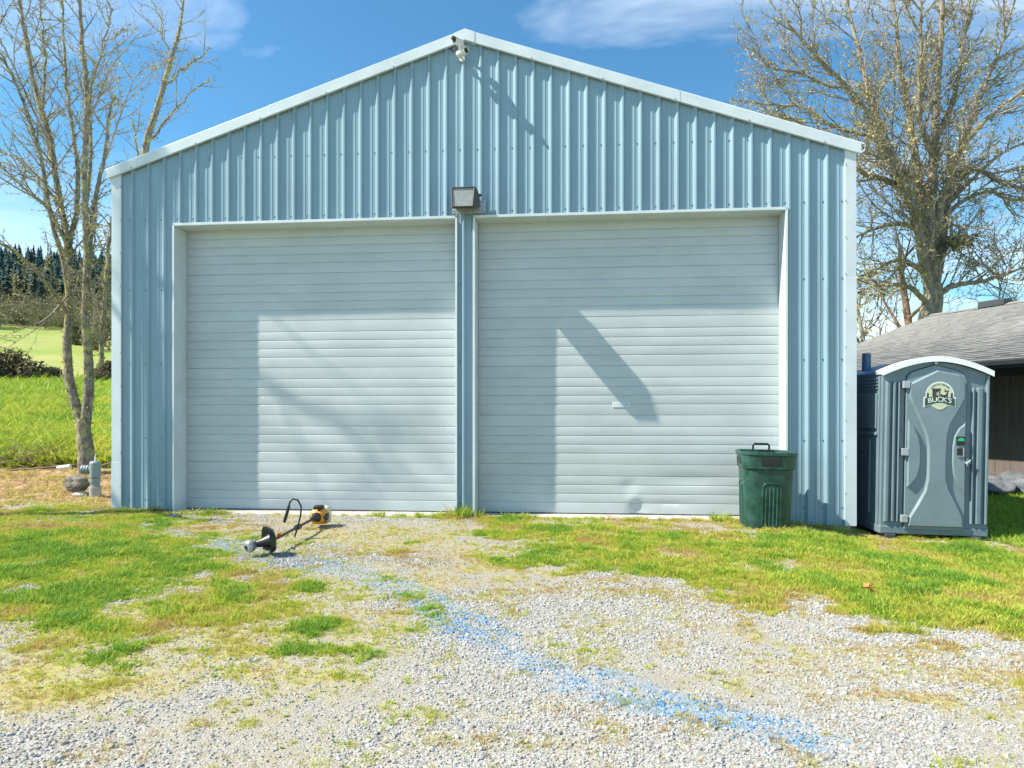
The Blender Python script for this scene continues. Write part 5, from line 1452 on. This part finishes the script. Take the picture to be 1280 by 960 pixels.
def oak_proto(i):
    r = np.random.default_rng(500+i); n = 900; u = r.normal(size=(n, 3)); u /= np.linalg.norm(u, axis=1)[:, None]
    lob = r.normal(0, .22, (9, 3))*np.array([1, 1, .6])+np.array([0, 0, .58]); k = r.integers(0, 9, n)
    C = lob[k]+u*(.24*r.random((n, 1))**.4); a = r.normal(size=(n, 3)); a /= np.linalg.norm(a, axis=1)[:, None]; b = np.cross(a, u); b /= np.linalg.norm(b, axis=1)[:, None]+1e-6
    s = .030*(.5+r.random((n, 1))); V = np.stack([C-a*s, C-b*s*.35, C+a*s, C+b*s*.35], 1).reshape(-1, 3); Fc = np.arange(4*n).reshape(n, 4).tolist()
    V = V.tolist(); 
    for l in lob:
        o = len(V); V += [(-.012, 0, 0), (.012, 0, 0), (l[0]+.006, l[1], l[2]), (l[0]-.006, l[1], l[2])]; Fc.append((o, o+1, o+2, o+3))
    return proto('woodland_tree', V, Fc, M['woodland'])
cons = [conifer_proto(i) for i in range(4)]; oaks = [oak_proto(i) for i in range(3)]
n = 640; Y = 240+190*rng.random(n); X = -(.48+.42*rng.random(n))*Y
hh = (9+10*rng.random(n)); 
scatter('conifer_forest', np.stack([X, Y, gz(X, Y)-.5], 1), np.stack([hh*.95, hh*.95, hh], 1), np.stack([n*[0], n*[0], rng.random(n)*6.28], 1), rng.random(n), rng.integers(0, 4, n), cons, 'dark conifer forest covering the far hill at the left', 'forest')
n = 170; Y = 203+45*rng.random(n); X = -(.50+.36*rng.random(n))*Y; hh = 5+4.5*rng.random(n)
scatter('bare_woodland', np.stack([X, Y, gz(X, Y)-.5], 1), np.stack([hh*1.1, hh*1.1, hh], 1), np.stack([n*[0], n*[0], rng.random(n)*6.28], 1), rng.random(n), rng.integers(0, 3, n), oaks, 'olive grey bare woodland at the foot of the conifer hill', 'forest')
n = 90; Y = 245+110*rng.random(n); X = -(.50+.36*rng.random(n))*Y; hh = 9+6*rng.random(n)
scatter('mixed_woodland', np.stack([X, Y, gz(X, Y)-.5], 1), np.stack([hh*.9, hh*.9, hh], 1), np.stack([n*[0], n*[0], rng.random(n)*6.28], 1), rng.random(n), rng.integers(0, 3, n), oaks, 'scattered bare broadleaf trees among the conifers of the far hill', 'forest')
